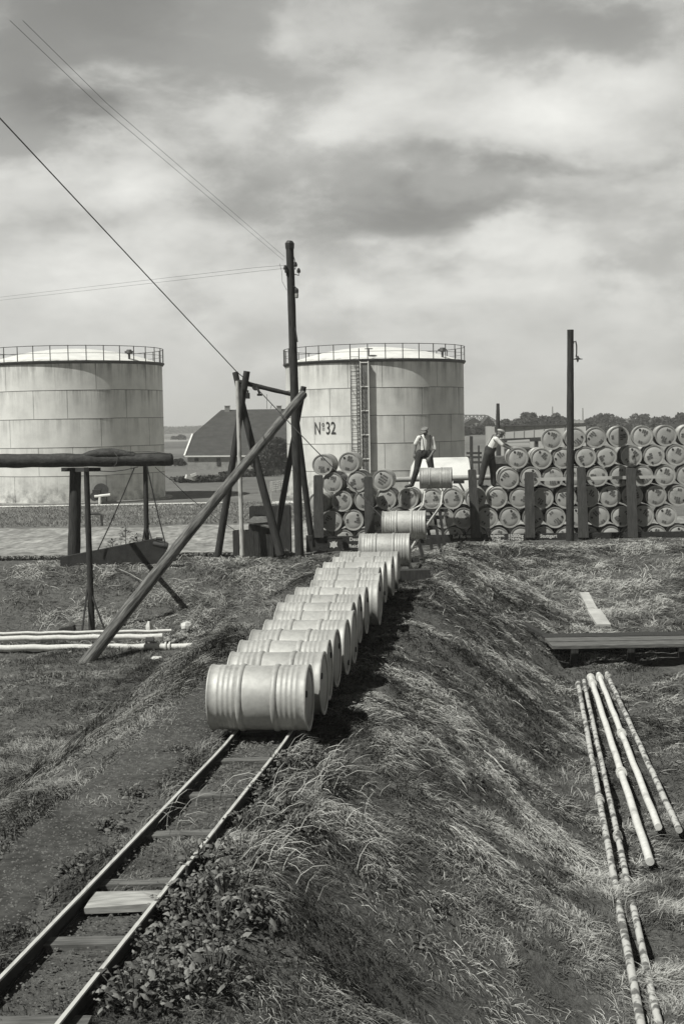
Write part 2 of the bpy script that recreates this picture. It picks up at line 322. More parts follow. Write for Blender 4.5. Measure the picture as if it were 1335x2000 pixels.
# tank shell: courses with seams, staggered joints and rust runs
def tank_mat(name, R_, seed, nseam, v=0.66):
    m = bpy.data.materials.new(name); m.use_nodes = True; n = m.node_tree; b = n.nodes['Principled BSDF']
    b.inputs['Roughness'].default_value = 0.6; b.inputs['Specular IOR Level'].default_value = 0.3
    nn = n.nodes.new; lk = n.links.new
    def ma(op, a, bb=None, c=None, clamp=False):
        q = nn('ShaderNodeMath'); q.operation = op; q.use_clamp = clamp
        for i, vv in enumerate((a, bb, c)):
            if vv is None: continue
            if isinstance(vv, (int, float)): q.inputs[i].default_value = vv
            else: lk(vv, q.inputs[i])
        return q.outputs[0]
    t = nn('ShaderNodeTexCoord'); s = nn('ShaderNodeSeparateXYZ'); lk(t.outputs['Object'], s.inputs[0])
    ang = ma('ARCTAN2', s.outputs[0], s.outputs[1]); arc = ma('MULTIPLY', ang, R_)
    hz = ma('DIVIDE', s.outputs[2], TANK_H/nseam); row = ma('FLOOR', hz); fr = ma('FRACT', hz)
    def nz(vec, sc, det=4, ro=0.6):
        q = nn('ShaderNodeTexNoise'); q.inputs['Scale'].default_value = sc; q.inputs['Detail'].default_value = det; q.inputs['Roughness'].default_value = ro
        lk(vec, q.inputs['Vector']); return q.outputs['Fac']
    def vec(x, y, z):
        c = nn('ShaderNodeCombineXYZ')
        for i, a in enumerate((x, y, z)):
            if isinstance(a, (int, float)): c.inputs[i].default_value = a
            else: lk(a, c.inputs[i])
        return c.outputs[0]
    # seams
    dh = ma('MULTIPLY', ma('MINIMUM', fr, ma('SUBTRACT', 1.0, fr)), TANK_H/nseam)
    seam = ma('SUBTRACT', 1.0, ma('DIVIDE', dh, 0.035), None, True)
    vcoord = ma('DIVIDE', ma('ADD', arc, ma('MULTIPLY', row, 1.37+seed)), 4.2); vf = ma('FRACT', vcoord)
    dv = ma('MULTIPLY', ma('MINIMUM', vf, ma('SUBTRACT', 1.0, vf)), 4.2)
    vseam = ma('SUBTRACT', 1.0, ma('DIVIDE', dv, 0.04), None, True)
    seamn = ma('MULTIPLY', ma('MAXIMUM', ma('MULTIPLY', seam, 0.9), ma('MULTIPLY', vseam, 0.75)), 0.9)
    # runs hanging from each seam, strongest in the top course
    runs = nz(vec(ma('MULTIPLY', arc, 1.0), ma('MULTIPLY', s.outputs[2], 0.06), ma('MULTIPLY', row, 3.3)), 1.6, 6, 0.75)
    runs = ma('MULTIPLY', ma('SUBTRACT', runs, 0.43), 4.5, None, True)
    top = ma('MULTIPLY', ma('POWER', fr, 1.1), 1.0)
    topc = nn('ShaderNodeMapRange'); lk(s.outputs[2], topc.inputs[0]); topc.inputs[1].default_value = TANK_H*0.45; topc.inputs[2].default_value = TANK_H
    topc.inputs[3].default_value = 0.32; topc.inputs[4].default_value = 0.95
    stain = ma('MULTIPLY', ma('MULTIPLY', runs, top), topc.outputs[0])
    mott = nz(vec(arc, s.outputs[2], seed), 0.7, 6); mott = ma('MULTIPLY', ma('SUBTRACT', mott, 0.40), 0.75)
    # a dirty, flaking skirt at the foot
    ft = nn('ShaderNodeMapRange'); lk(s.outputs[2], ft.inputs[0]); ft.inputs[1].default_value = 0.0; ft.inputs[2].default_value = 1.9
    ft.inputs[3].default_value = 0.85; ft.inputs[4].default_value = 0.0
    fl = nz(vec(arc, s.outputs[2], 3.0), 1.6, 8, 0.7); fl = ma('MULTIPLY', ma('SUBTRACT', fl, 0.40), 4.0, None, True)
    foot = ma('MULTIPLY', ft.outputs[0], fl)
    dark = ma('ADD', ma('ADD', stain, seamn), ma('ADD', ma('MAXIMUM', mott, 0.0), foot), None, True)
    val = ma('MULTIPLY', v, ma('SUBTRACT', 1.0, ma('MULTIPLY', dark, 0.88)))
    c = nn('ShaderNodeCombineColor'); lk(val, c.inputs[0]); lk(val, c.inputs[1]); lk(ma('MULTIPLY', val, TINT[2]), c.inputs[2])
    lk(c.outputs[0], b.inputs['Base Color'])
    bp = nn('ShaderNodeBump'); bp.inputs['Strength'].default_value = 0.5; bp.inputs['Distance'].default_value = 0.02
    lk(ma('ADD', ma('MULTIPLY', seam, 1.0), vseam), bp.inputs['Height']); lk(bp.outputs[0], b.inputs['Normal'])
    return m
TANK_H = 9.68

# ------------------------------------------------------------------ ground sheet
def spaced(a, b, step, far, n=34):
    core = list(np.arange(a, b+1e-6, step)); s = step; r_ = [b]
    k = (far)/1.0
    ext = [b+step*((1.22**(i+1))-1)/0.22 for i in range(70)]
    ext = [e for e in ext if e < far]+[far]
    return core, ext
xc, xe = spaced(-15, 15, 0.15, 3000)
xs = np.array([-e for e in reversed(xe)]+xc+xe)
yc = list(np.arange(3, 40.01, 0.15)); 
ext = [40+0.2*((1.12**(i+1))-1)/0.12 for i in range(120)]; ext = [e for e in ext if e < 5000]+[5000]
ys = np.array([-60, -20, -8, -2, 1]+yc+ext)
GX, GY = np.meshgrid(xs, ys); GZ = H(GX, GY)
def grid_mesh(name, X, Y, Z, m):
    ny, nx = X.shape; me = bpy.data.meshes.new(name)
    co = np.stack([X, Y, Z], -1).reshape(-1, 3).astype(np.float32)
    me.vertices.add(nx*ny); me.vertices.foreach_set('co', co.ravel())
    i, j = np.meshgrid(np.arange(ny-1), np.arange(nx-1), indexing='ij'); a = (i*nx+j).ravel()
    q = np.stack([a, a+1, a+nx+1, a+nx], -1).astype(np.int32); nf = len(q)
    me.loops.add(nf*4); me.loops.foreach_set('vertex_index', q.ravel()); me.polygons.add(nf)
    me.polygons.foreach_set('loop_start', np.arange(0, nf*4, 4, dtype=np.int32)); me.polygons.foreach_set('loop_total', np.full(nf, 4, np.int32))
    me.polygons.foreach_set('use_smooth', np.ones(nf, bool)); me.update(calc_edges=True); me.validate()
    me.materials.append(m); o = bpy.data.objects.new(name, me); COL.objects.link(o); return o
def gmat():
    m = bpy.data.materials.new('turf_soil'); m.use_nodes = True; n = m.node_tree; b = n.nodes['Principled BSDF']; b.inputs['Roughness'].default_value = 1.0
    b.inputs['Specular IOR Level'].default_value = 0.05
    nn = n.nodes.new; lk = n.links.new
    t = nn('ShaderNodeTexCoord'); s = nn('ShaderNodeSeparateXYZ'); lk(t.outputs['Object'], s.inputs[0])
    def nz(sc, det, ro=0.65, st=(1, 1, 1)):
        mp = nn('ShaderNodeMapping'); mp.inputs['Scale'].default_value = st; lk(t.outputs['Object'], mp.inputs[0])
        q = nn('ShaderNodeTexNoise'); q.inputs['Scale'].default_value = sc; q.inputs['Detail'].default_value = det; q.inputs['Roughness'].default_value = ro
        lk(mp.outputs[0], q.inputs['Vector']); return q.outputs['Fac']
    def ramp(f, a, bb, va, vb):
        q = nn('ShaderNodeMapRange'); lk(f, q.inputs[0]); q.inputs[1].default_value = a; q.inputs[2].default_value = bb; q.inputs[3].default_value = va; q.inputs[4].default_value = vb; return q.outputs[0]
    def ma(op, a, bb):
        q = nn('ShaderNodeMath'); q.operation = op
        for i, vv in enumerate((a, bb)):
            if isinstance(vv, (int, float)): q.inputs[i].default_value = vv
            else: lk(vv, q.inputs[i])
        return q.outputs[0]
    near = ramp(nz(9, 10, 0.85), 0.32, 0.68, 0.035, 0.16)
    far = ma('MULTIPLY', ramp(nz(0.5, 10, 0.8), 0.3, 0.7, 0.10, 0.19), ramp(nz(0.05, 4, 0.5, (1, 0.5, 1)), 0.35, 0.65, 0.8, 1.15))
    f = ramp(s.outputs[1], 40, 50, 0, 1)
    mx = nn('ShaderNodeMix'); lk(f, mx.inputs[0]); lk(near, mx.inputs[2]); lk(far, mx.inputs[3])
    v = mx.outputs[0]; c = nn('ShaderNodeCombineColor'); lk(v, c.inputs[0]); lk(v, c.inputs[1]); lk(ma('MULTIPLY', v, TINT[2]), c.inputs[2])
    lk(c.outputs[0], b.inputs['Base Color'])
    bp = nn('ShaderNodeBump'); bp.inputs['Distance'].default_value = 0.06; bp.inputs['Strength'].default_value = 0.8
    lk(nz(9, 8, 0.7), bp.inputs['Height']); lk(bp.outputs[0], b.inputs['Normal'])
    return m
tag(grid_mesh('ground', GX, GY, GZ, gmat()), kind='structure')

def strip(name, ya, yb, tl, tr, m, lift, step=0.15, nx=8, wob=0.12):
    yy = np.arange(ya, yb+1e-6, step); u = np.linspace(0, 1, nx)
    Y, Uu = np.meshgrid(yy, u, indexing='ij')
    a = tl+(fbm(yy*0.8, 5.0+tl)-0.5)*wob*2; b = tr+(fbm(yy*0.9, 15.0+tr)-0.5)*wob*2
    X = xr(Y)+a[:, None]*(1-Uu)+b[:, None]*Uu
    Z = H(X, Y)+lift
    Z[:, 0] -= lift+0.03; Z[:, -1] -= lift+0.03
    return tag(grid_mesh(name, X, Y, Z, m), kind='structure')
M['dirt'] = mat('trodden_dirt', 0.085, 0.045, 1.3, rough=1.0, spec=0.05, bump=0.03, bscale=7, extra=(16, 0.35))
M['mud'] = mat('dark_mud', 0.04, 0.022, 2, rough=1.0, spec=0.05, bump=0.03, extra=(12, 0.4))
strip('dirt_path', 3, 35, -1.22, -0.50, M['dirt'], 0.022)
strip('rut', 9, 36, -3.25, -2.9, M['mud'], 0.02, wob=0.06, nx=4)
# sandy road, verge kerb and far fields, all sheets above the plain
def sheet(name, ya, yb, x0, x1, z, m, wob, nx=120, fr=0.4, kind='structure'):
    xx = np.linspace(x0, x1, nx); u = np.linspace(0, 1, 5); X, Uu = np.meshgrid(xx, u)
    A = ya+(fbm(xx*fr, 3.3+ya)-0.5)*wob*2; B = yb+(fbm(xx*fr, 7.3+yb)-0.5)*wob*2
    Y = A[None, :]*(1-Uu)+B[None, :]*Uu
    return tag(grid_mesh(name, X, Y, H(X, Y, False)+z, m), kind=kind)
M['sand'] = mat('sandy_road', 0.32, 0.17, 0.9, (1, 0.35, 1), rough=1.0, spec=0.05, bump=0.14, bscale=2.4, extra=(3, 0.4), lo=0.3, hi=0.7)
sheet('sandy_road', 53.0, 71.0, -40, 60, 0.02, M['sand'], 1.6)
M['kerb'] = mat('limed_kerb', 0.72, 0.5, 1.5, rough=0.9)
sheet('kerb', 91.0, 92.3, -40, -7.5, 0.05, M['kerb'], 0.12)
sheet('gravel_apron', 89.5, 92.5, -4.6, 1.0, 0.03, M['kerb'], 0.5, fr=1.5)
M['field_light'] = mat('stubble_field', 0.26, 0.2, 0.02, rough=1.0); M['field_dark'] = mat('green_field', 0.10, 0.07, 0.03, rough=1.0); M['field_mid'] = mat('meadow_field', 0.16, 0.11, 0.03, rough=1.0)
sheet('field', 190, 255, -70, 10, 0.05, M['field_dark'], 4, fr=0.02)
sheet('field', 270, 330, -90, 10, 0.05, M['field_mid'], 4, fr=0.02)
sheet('field', 350, 480, -150, 10, 0.06, M['field_dark'], 8, fr=0.02)
sheet('field', 520, 640, -200, 20, 0.1, M['field_light'], 8, fr=0.01)
sheet('field', 760, 1250, -400, 50, 0.15, M['field_mid'], 12, fr=0.01)

# ------------------------------------------------------------------ blades (stuff)
def blades(name, x, y, L, az, lie, w, tone, m, curl=0.5, seg=2, zoff=-0.02):
    """one mesh of single bent blades; az heading, lie 0 upright..1 flat"""
    n = len(x); z = H(x, y)+zoff; e = 0.12
    gx = (H(x+e, y, False)-H(x-e, y, False))/(2*e); gy = (H(x, y+e, False)-H(x, y-e, False))/(2*e)
    dx, dy = np.cos(az), np.sin(az); slope = gx*dx+gy*dy
    th0 = (1-lie)*1.35+0.12; th1 = np.maximum(th0-curl*1.6, -0.25)
    base = np.stack([x, y, z], -1); rows = []; hx = np.stack([dx, dy, slope*0.9], -1); up = np.array([0, 0, 1.0])
    side = np.stack([-dy, dx, np.zeros(n)], -1)
    tw = np.random.uniform(-0.9, 0.9, n)[:, None]; side = side*np.cos(tw)+up*np.sin(tw)
    p = base.copy(); rows.append((p.copy(), w))
    for k in range(seg):
        th = (th0+(th1-th0)*(k/max(seg-1, 1)))[:, None] if seg > 1 else th0[:, None]
        p = p+(hx*np.cos(th)+up*np.sin(th))*(L/seg)[:, None]
        rows.append((p.copy(), w*(0.85 if k < seg-1 else 0.0)))
    nv = 2*seg+1; V_ = np.zeros((n, nv, 3), np.float32)
    for k in range(seg):
        c, ww = rows[k]; V_[:, 2*k] = c-side*(ww/2)[:, None]; V_[:, 2*k+1] = c+side*(ww/2)[:, None]
    V_[:, nv-1] = rows[seg][0]
    me = bpy.data.meshes.new(name); me.vertices.add(n*nv); me.vertices.foreach_set('co', V_.ravel())
    b0 = (np.arange(n)*nv)[:, None]; loops = []; tots = []
    per = []
    for k in range(seg-1): per += [2*k, 2*k+1, 2*k+3, 2*k+2]; tots.append(4)
    per += [2*seg-2, 2*seg-1, 2*seg]; tots.append(3)
    li = (b0+np.array(per)[None, :]).astype(np.int32).ravel(); tt = np.tile(np.array(tots, np.int32), n)
    me.loops.add(len(li)); me.loops.foreach_set('vertex_index', li); me.polygons.add(len(tt))
    st = np.concatenate([[0], np.cumsum(tt)[:-1]]).astype(np.int32)
    me.polygons.foreach_set('loop_start', st); me.polygons.foreach_set('loop_total', tt); me.update(calc_edges=True)
    at = me.attributes.new('tone', 'FLOAT', 'POINT'); at.data.foreach_set('value', np.repeat(np.clip(tone, 0, 1), nv).astype(np.float32))
    me.materials.append(m); o = bpy.data.objects.new(name, me); COL.objects.link(o)
    return tag(o, kind='stuff')
def scatter(n, x0, x1, y0, y1, dens_pow=1.3, rel=False):
    """points in a region, denser near the camera, kept near the view"""
    e = 1-dens_pow; u = np.random.rand(n)
    y = (y0**e+u*(y1**e-y0**e))**(1/e); x = np.random.uniform(x0, x1, n)
    if rel: x = x+xr(y)
    half = y*0.262+1.0
    k = np.abs(x) < half
    return x[k], y[k]

def sward(name, label, cat, n, x0, x1, y0, y1, Lr, az0, azs, lie, wid, tones, dens_pow=1.3, rel=False, curl=0.5, thin=0.35, seg=2, patch=0.9, keep=None):
    x, y = scatter(n, x0, x1, y0, y1, dens_pow, rel)
    if keep is not None: k = keep(x, y); x, y = x[k], y[k]
    c = fbm(x*patch, y*patch, 4); k = np.random.rand(len(x)) < np.clip((c-thin)*5, 0.10, 1); x, y, c = x[k], y[k], c[k]
    n = len(x); swirl = (fbm(x*0.55+40, y*0.55, 3)-0.5)*azs*2.4; c2 = fbm(x*2.3+8, y*2.3, 3)
    # combed tufts: blades near each other share a heading
    az = az0+swirl+(fbm(x*3.1+70, y*3.1, 2)-0.5)*azs*1.6+np.random.normal(0, azs*0.28, n)
    L = np.random.uniform(Lr[0], Lr[1], n)*(0.55+0.9*c2)
    L = L*np.clip((38.6-y)/3.5, 0.35, 1)
    w = wid*(0.6+0.8*np.random.rand(n))+0.00028*y
    lr = np.clip(lie+(fbm(x*1.3+5, y*1.3, 3)-0.5)*0.9+np.random.normal(0, 0.10, n), 0.05, 1)
    tone = tones[0]+(tones[1]-tones[0])*np.clip(0.50+(c2-0.5)*2.4+(fbm(x*0.5+3, y*0.5+9, 3)-0.5)*2.0+(fbm(x*7, y*7, 2)-0.5)*1.2+np.random.normal(0, 0.16, n), 0, 1)
    o = blades(name, x, y, L, az, lr, w, tone, M['grass'], curl, seg)
    return tag(o, label, cat)
DS = math.atan2(-0.62, 0.78)
def not_track(x, y):
    t = x-xr(y); return ~((np.abs(t) < 0.27))
def near_rail(x, y):
    t = x-xr(y); return ~((t > -1.12+0.2*(fbm(x*3, y*3)-0.5)) & (t < -0.52+0.3*(fbm(x*3+9, y*3)-0.5)))
sward('dry_grass', 'long dry combed grass covering the sloping right side of the embankment', 'grass', 560000, 0.28, 4.6, 5.6, 37, (0.04, 0.16), DS, 2.3, 0.60, 0.0021, (0.08, 1.0), rel=True, keep=not_track, dens_pow=1.65)
sward('short_grass', 'short green undergrowth between the dry tufts on the right slope', 'grass', 150000, 0.28, 4.6, 5.6, 37, (0.04, 0.12), DS, 3.0, 0.35, 0.0045, (0.0, 0.5), rel=True, thin=0.2, keep=not_track)
sward('dry_grass', 'ragged grass on the left flank of the embankment beyond the dirt path', 'grass', 190000, -5.2, -0.9, 8.0, 36.5, (0.06, 0.24), math.pi+0.9, 2.4, 0.55, 0.004, (0.0, 0.66), rel=True, keep=near_rail)
sward('short_grass', 'short grass edging the left rail along the dirt path', 'grass', 26000, -0.62, -0.27, 5.6, 30, (0.05, 0.15), 0, 3.2, 0.25, 0.004, (0.0, 0.6), rel=True, keep=near_rail)
sward('short_grass', 'sparse grass and moss between the two rails', 'grass', 22000, -0.2, 0.2, 5.6, 30, (0.02, 0.09), 0, 3.2, 0.35, 0.004, (0.0, 0.6), rel=True, thin=0.48)
sward('bank_grass', 'tangled hay lying over the earth bank at the back of both pits', 'grass', 300000, -11.5, 12.5, 23.0, 37.6, (0.08, 0.32), -math.pi/2+0.5, 3.0, 0.72, 0.0035, (0.05, 0.95), dens_pow=1.01, keep=lambda x, y: not_track(x, y) & ~((x > 2.6) & (y < 24.2)) & ~((x < 2.4) & (y < 29.5)))
sward('pit_grass', 'low dark growth on the floor of the left pit', 'grass', 110000, -9, -2.0, 12, 31, (0.04, 0.18), 0, 3.2, 0.45, 0.004, (0.0, 0.75), thin=0.36)
sward('pit_grass', 'low growth on the floor of the right pit around the old pipes', 'grass', 110000, 1.6, 8, 7, 24.5, (0.04, 0.2), DS, 3.0, 0.5, 0.0035, (0.1, 0.95), thin=0.34, keep=lambda x, y: ~((y > 21.9) & (y < 23.6)))
sward('short_grass', 'short wiry growth under the hay on the earth bank at the back', 'grass', 170000, -11.5, 12.5, 23.0, 37.6, (0.03, 0.13), -1.2, 3.2, 0.5, 0.004, (0.0, 0.7), dens_pow=1.01, thin=0.12, keep=lambda x, y: not_track(x, y) & ~((x > 2.6) & (y < 23.7)) & ~((x < 2.4) & (y < 29.5)))
sward('short_grass', 'short wiry growth over the floor and foot of the left pit', 'grass', 130000, -9.5, -1.6, 10.0, 30.5, (0.03, 0.12), 2.0, 3.2, 0.5, 0.004, (0.0, 0.7), dens_pow=1.3, thin=0.15)
def far_grass(name, label, n, x0, x1, y0, y1, Lr):
    x = np.random.uniform(x0, x1, n); y = np.random.uniform(y0, y1, n)
    c = fbm(x*0.5, y*0.5)
    tag(blades(name, x, y, np.random.uniform(*Lr, n), np.random.uniform(0, 6.3, n), np.full(n, 0.3), np.full(n, 0.03), np.clip(0.5+0.9*(c-0.5)+np.random.normal(0, 0.15, n), 0, 1), M['grass']), label, 'grass')
far_grass('meadow_grass', 'rough meadow grass between the sandy road and the storage tanks', 26000, -24, 6, 72, 92, (0.08, 0.25))
far_grass('meadow_grass', 'tufts of grass on the bare back of the bank by the wooden tripod', 9000, -11, -1.4, 37.0, 39.5, (0.05, 0.2))

# cinders and pebbles strewn over the path and the bare shoulders
def pebbles(n, label, t0, t1, y0, y1, r0, r1, m):
    y = np.random.uniform(y0**.5, y1**.5, n)**2; t = np.random.uniform(t0, t1, n); x = xr(y)+t; z = H(x, y)+0.022
    r_ = np.random.uniform(r0, r1, n)**1.0*(0.5+np.random.rand(n)); V_ = np.zeros((n, 6, 3), np.float32)
    a = np.random.uniform(0, 6.28, n); o = np.array([[1, 0, 0], [0, 1, 0], [-1, 0, 0], [0, -1, 0], [0, 0, .7], [0, 0, -.4]])
    for k in range(6):
        j = np.random.uniform(.7, 1.3, n); V_[:, k, 0] = x+r_*j*(o[k, 0]*np.cos(a)-o[k, 1]*np.sin(a)); V_[:, k, 1] = y+r_*j*(o[k, 0]*np.sin(a)+o[k, 1]*np.cos(a)); V_[:, k, 2] = z+r_*j*o[k, 2]
    F = [(0, 1, 4), (1, 2, 4), (2, 3, 4), (3, 0, 4)]
    me = bpy.data.meshes.new('cinders'); me.from_pydata(V_.reshape(-1, 3).tolist(), [], [tuple(6*i+q for q in f) for i in range(n) for f in F]); me.materials.append(m); me.update()
    ob = bpy.data.objects.new('cinders', me); COL.objects.link(ob); tag(ob, label, 'cinders', kind='stuff')
M['cinder'] = mat('cinders', 0.16, 0.05, 30, rough=1.0, lo=.3, hi=.7)
pebbles(14000, 'cinders and small stones strewn on the trodden dirt path', -1.3, -0.45, 5.5, 24, .004, .012, M['cinder'])
pebbles(2500, 'cinders between the rails', -0.22, 0.22, 5.5, 14, .004, .011, M['cinder'])
sward('short_grass', 'thin straw and worn grass scattered over the dirt path', 'grass', 9000, -1.3, -0.45, 5.6, 34, (0.02, 0.07), 0, 3.2, 0.85, 0.003, (0.2, 0.9), rel=True, thin=0.40)

# broad-leaved weeds beside the rails
def leaves(name, label, cat, spots, m, count, ls, hgt, rad, tones, seed=1):
    rs = np.random.RandomState(seed); V_ = []; F = []; T = []
    for (cx, cy, sc) in spots:
        for k in range(int(count*sc)):
            a = rs.uniform(0, 6.283); r_ = rad*sc*math.sqrt(rs.rand()); x = cx+r_*math.cos(a); y = cy+r_*math.sin(a)
            z0 = float(H(x, y)); z = z0+hgt*sc*(1-(r_/(rad*sc))**2*0.6)*rs.uniform(0.35, 1)
            s_ = ls*rs.choice((0.5, 0.8, 1.0, 1.5))*rs.uniform(0.8, 1.2); h = rs.uniform(0, 6.283); tl = rs.uniform(-0.6, 0.35)
            d = Vector((math.cos(h)*math.cos(tl), math.sin(h)*math.cos(tl), math.sin(tl))); sd = Vector((-math.sin(h), math.cos(h), rs.uniform(-0.5, 0.5))).normalized()
            p = Vector((x, y, z)); b0 = len(V_); up = Vector((0, 0, 0.12*s_))
            V_ += [p, p+d*s_*0.35+sd*s_*0.30-up, p+d*s_*0.75+sd*s_*0.2-up, p+d*s_-up*2, p+d*s_*0.75-sd*s_*0.2-up, p+d*s_*0.35-sd*s_*0.30-up, p+d*s_*0.5+up]
            F += [(b0, b0+1, b0+6), (b0+1, b0+2, b0+6), (b0+2, b0+3, b0+6), (b0+3, b0+4, b0+6), (b0+4, b0+5, b0+6), (b0+5, b0, b0+6)]
            tn = rs.uniform(*tones); T += [tn]*7
            if rs.rand() < 0.5:
                q = Vector((cx+0.4*(x-cx), cy+0.4*(y-cy), z0)); w_ = Vector((0.003, 0, 0)); b0 = len(V_)
                V_ += [q-w_, q+w_, p+w_, p-w_]; F += [(b0, b0+1, b0+2, b0+3)]; T += [0.3]*4
    me = bpy.data.meshes.new(name); me.from_pydata([tuple(v) for v in V_], [], F); me.update()
    at = me.attributes.new('tone', 'FLOAT', 'POINT'); at.data.foreach_set('value', np.array(T, np.float32)); me.materials.append(m)
    o = bpy.data.objects.new(name, me); COL.objects.link(o); return tag(o, label, cat, kind='stuff')
def gpt(px, py):
    """ground point under a pixel"""
    lo = 5.0
    for d in np.arange(5.5, 60, 0.05):
        p = P(px, py, d)
        if p.z <= float(H(p.x, p.y, False)): return p
    return P(px, py, 60)
sp = [(400,1700,1.0),(440,1740,1.0),(370,1770,1.0),(470,1690,.9),(340,1800,.8),(430,1800,1.),(390,1850,1.),(480,1770,.8),(320,1860,.9),(420,1900,1.),(360,1930,1.),(300,1930,.9),(260,1960,1)]
leaves('weeds', 'patch of broad-leaved weeds growing against the nearest stretch of right rail', 'weeds', [(gpt(a, b).x, gpt(a, b).y, c) for a, b, c in sp], M['weed'], 120, 0.042, 0.20, 0.22, (0.05, 1.0), 3)
sp = [(575,1500,.9),(540,1530,.8),(610,1480,.8),(560,1580,.8),(520,1600,.8),(500,1560,.7),(640,1520,.8),(470,1620,.8),(590,1630,.7),(210,1620,.5),(150,1700,.6),(260,1560,.5),(350,1470,.5),(230,1680,.5)]
leaves('weeds', 'narrow-leaved weeds in a thicket beside the rail just below the nearest drum', 'weeds', [(gpt(a, b).x, gpt(a, b).y, c) for a, b, c in sp], M['weed'], 170, 0.034, 0.20, 0.24, (0.1, 0.9), 5)
rs = np.random.RandomState(77); sp = []
for k in range(70):
    y = rs.uniform(7, 26); sp.append((float(xr(y))+rs.uniform(0.4, 3.6), y, rs.uniform(.35, .7)))
for k in range(40):
    y = rs.uniform(9, 29); sp.append((float(xr(y))-rs.uniform(1.5, 5.0), y, rs.uniform(.35, .7)))
leaves('weeds', 'small broad-leaved weeds sprinkled through the grass of both flanks', 'weeds', sp, M['weed'], 60, 0.040, 0.16, 0.26, (0.0, 0.8), 8)
sward('dead_stalks', 'bleached dead stalks lying over the sloping right side of the embankment', 'stalks', 7000, 0.5, 4.4, 8.5, 36, (0.10, 0.30), DS, 2.6, 0.72, 0.003, (0.75, 1.0), rel=True, curl=0.35, seg=3)
sward('dead_stalks', 'bleached straw strands tangled over the earth bank at the back', 'stalks', 9000, -11, 12, 25, 37.4, (0.2, 0.45), 0.4, 3.2, 0.75, 0.003, (0.7, 1.0), dens_pow=1.01, curl=0.35, seg=3, keep=lambda x, y: not_track(x, y) & ~((x > 2.6) & (y < 24.5)) & ~((x < 2.4) & (y < 30.2)))
# arching seed heads near the first drum
def seedgrass():
    rs = np.random.RandomState(9); pts = []
    for (px, py) in [(560,1490),(590,1500),(620,1500),(600,1540),(550,1560),(640,1530),(510,1590),(530,1640),(490,1660),(580,1570),(660,1500),(450,1430),(420,1560),(330,1620),(560,1700),(700,1650),(480,1700)]:
        b = gpt(px, py)
        for k in range(16): pts.append((b.x+rs.normal(0, .10), b.y+rs.normal(0, .14)))
    pts = np.array(pts); n = len(pts)
    o = blades('seed_grass', pts[:, 0], pts[:, 1], rs.uniform(.25, .5, n), rs.uniform(-1.2, 1.2, n), rs.uniform(.0, .35, n), np.full(n, .006), rs.uniform(.6, 1, n), M['grass'], 0.95, 4)
    tag(o, 'arching seed-head grass standing beside the rails below the nearest drum', 'grass')
seedgrass()

# ------------------------------------------------------------------ narrow-gauge drum track
G2 = 0.24
def rail_line(name, off, ya, yb, label, step=0.4, zf=zrail, hh=0.085):
    t = thing(name, label, 'rail', (float(xr(ya))+off, ya, float(zf(ya))-hh), 0, 'rails of the drum runway')
    yy = list(np.arange(ya, yb, step))+[yb]
    web = MB(); head = MB()
    for a, b in zip(yy[:-1], yy[1:]):
        pa = Vector((xr(a)+off, a, zf(a))); pb = Vector((xr(b)+off, b, zf(b)))
        web.beam(pa-Vector((0, 0, 0.045)), pb-Vector((0, 0, 0.045)), 0.010, 0.07)
        web.beam(pa-Vector((0, 0, 0.083)), pb-Vector((0, 0, 0.083)), 0.05, 0.008)
        head.beam(pa-Vector((0, 0, 0.006)), pb-Vector((0, 0, 0.006)), 0.023, 0.012)
    web.build('rail_web', M['rail_side'], t); head.build('rail_head', M['rail_top'], t)
rail_line('rail', -G2, 2.0, 23.6, 'left worn steel rail of the runway under the row of drums')
rail_line('rail', G2, 2.0, 8.45, 'right worn steel rail nearest the viewer, up to the joint')
rail_line('rail', G2+0.012, 8.47, 23.6, 'right worn steel rail of the runway beyond the joint, under the drums')
ties = [5.4, 6.4, 7.4, 8.35, 9.33, 10.3, 11.3, 12.3, 12.5, 13.4, 14.3, 15.2, 16.1, 17.0, 17.9, 18.8, 19.7, 20.6]
names = ['in the near foreground, first visible at the bottom', 'second from the bottom of the picture', 'directly below the pale board', 'just above the pale board', 'second above the pale board', 'third above the pale board', 'just in front of the nearest drum']
for i, y in enumerate(ties[:8]):
    x = float(xr(y)); z = float(zrail(y))-0.092
    b = MB(); b.beam((x-0.33, y+random.uniform(-.02, .02), z), (x+0.33, y+random.uniform(-.02, .02), z), 0.12, 0.06)
    lab = 'weathered wooden cross tie '+(names[i] if i < len(names) else 'under the nearest drum')
    tag(b.build('cross_tie', M['plank']), lab, 'sleeper', 'cross ties of the drum runway')
pb = MB(); y = 8.03; x = float(xr(y)); z = float(zrail(y))-0.055
pb.add([(x-.215, y-.16, z-.035), (x+.21, y-.13, z-.035), (x+.20, y+.13, z-.035), (x-.2, y+.1, z-.035), (x-.215, y-.16, z), (x+.21, y-.13, z+.012), (x+.20, y+.13, z), (x-.2, y+.1, z+.008), (x+.1, y+.01, z+.03)],
       [(0, 3, 2, 1), (0, 1, 5, 4), (1, 2, 6, 5), (2, 3, 7, 6), (3, 0, 4, 7), (4, 5, 8), (5, 6, 8), (6, 7, 8), (7, 4, 8)])
M['pale_board'] = mat('pale_board', 0.42, 0.22, 4, (1, 6, 6), rough=0.85, bump=0.004)
tag(pb.build('loose_board', M['pale_board']), 'pale split board lying between the rails in the foreground', 'board')
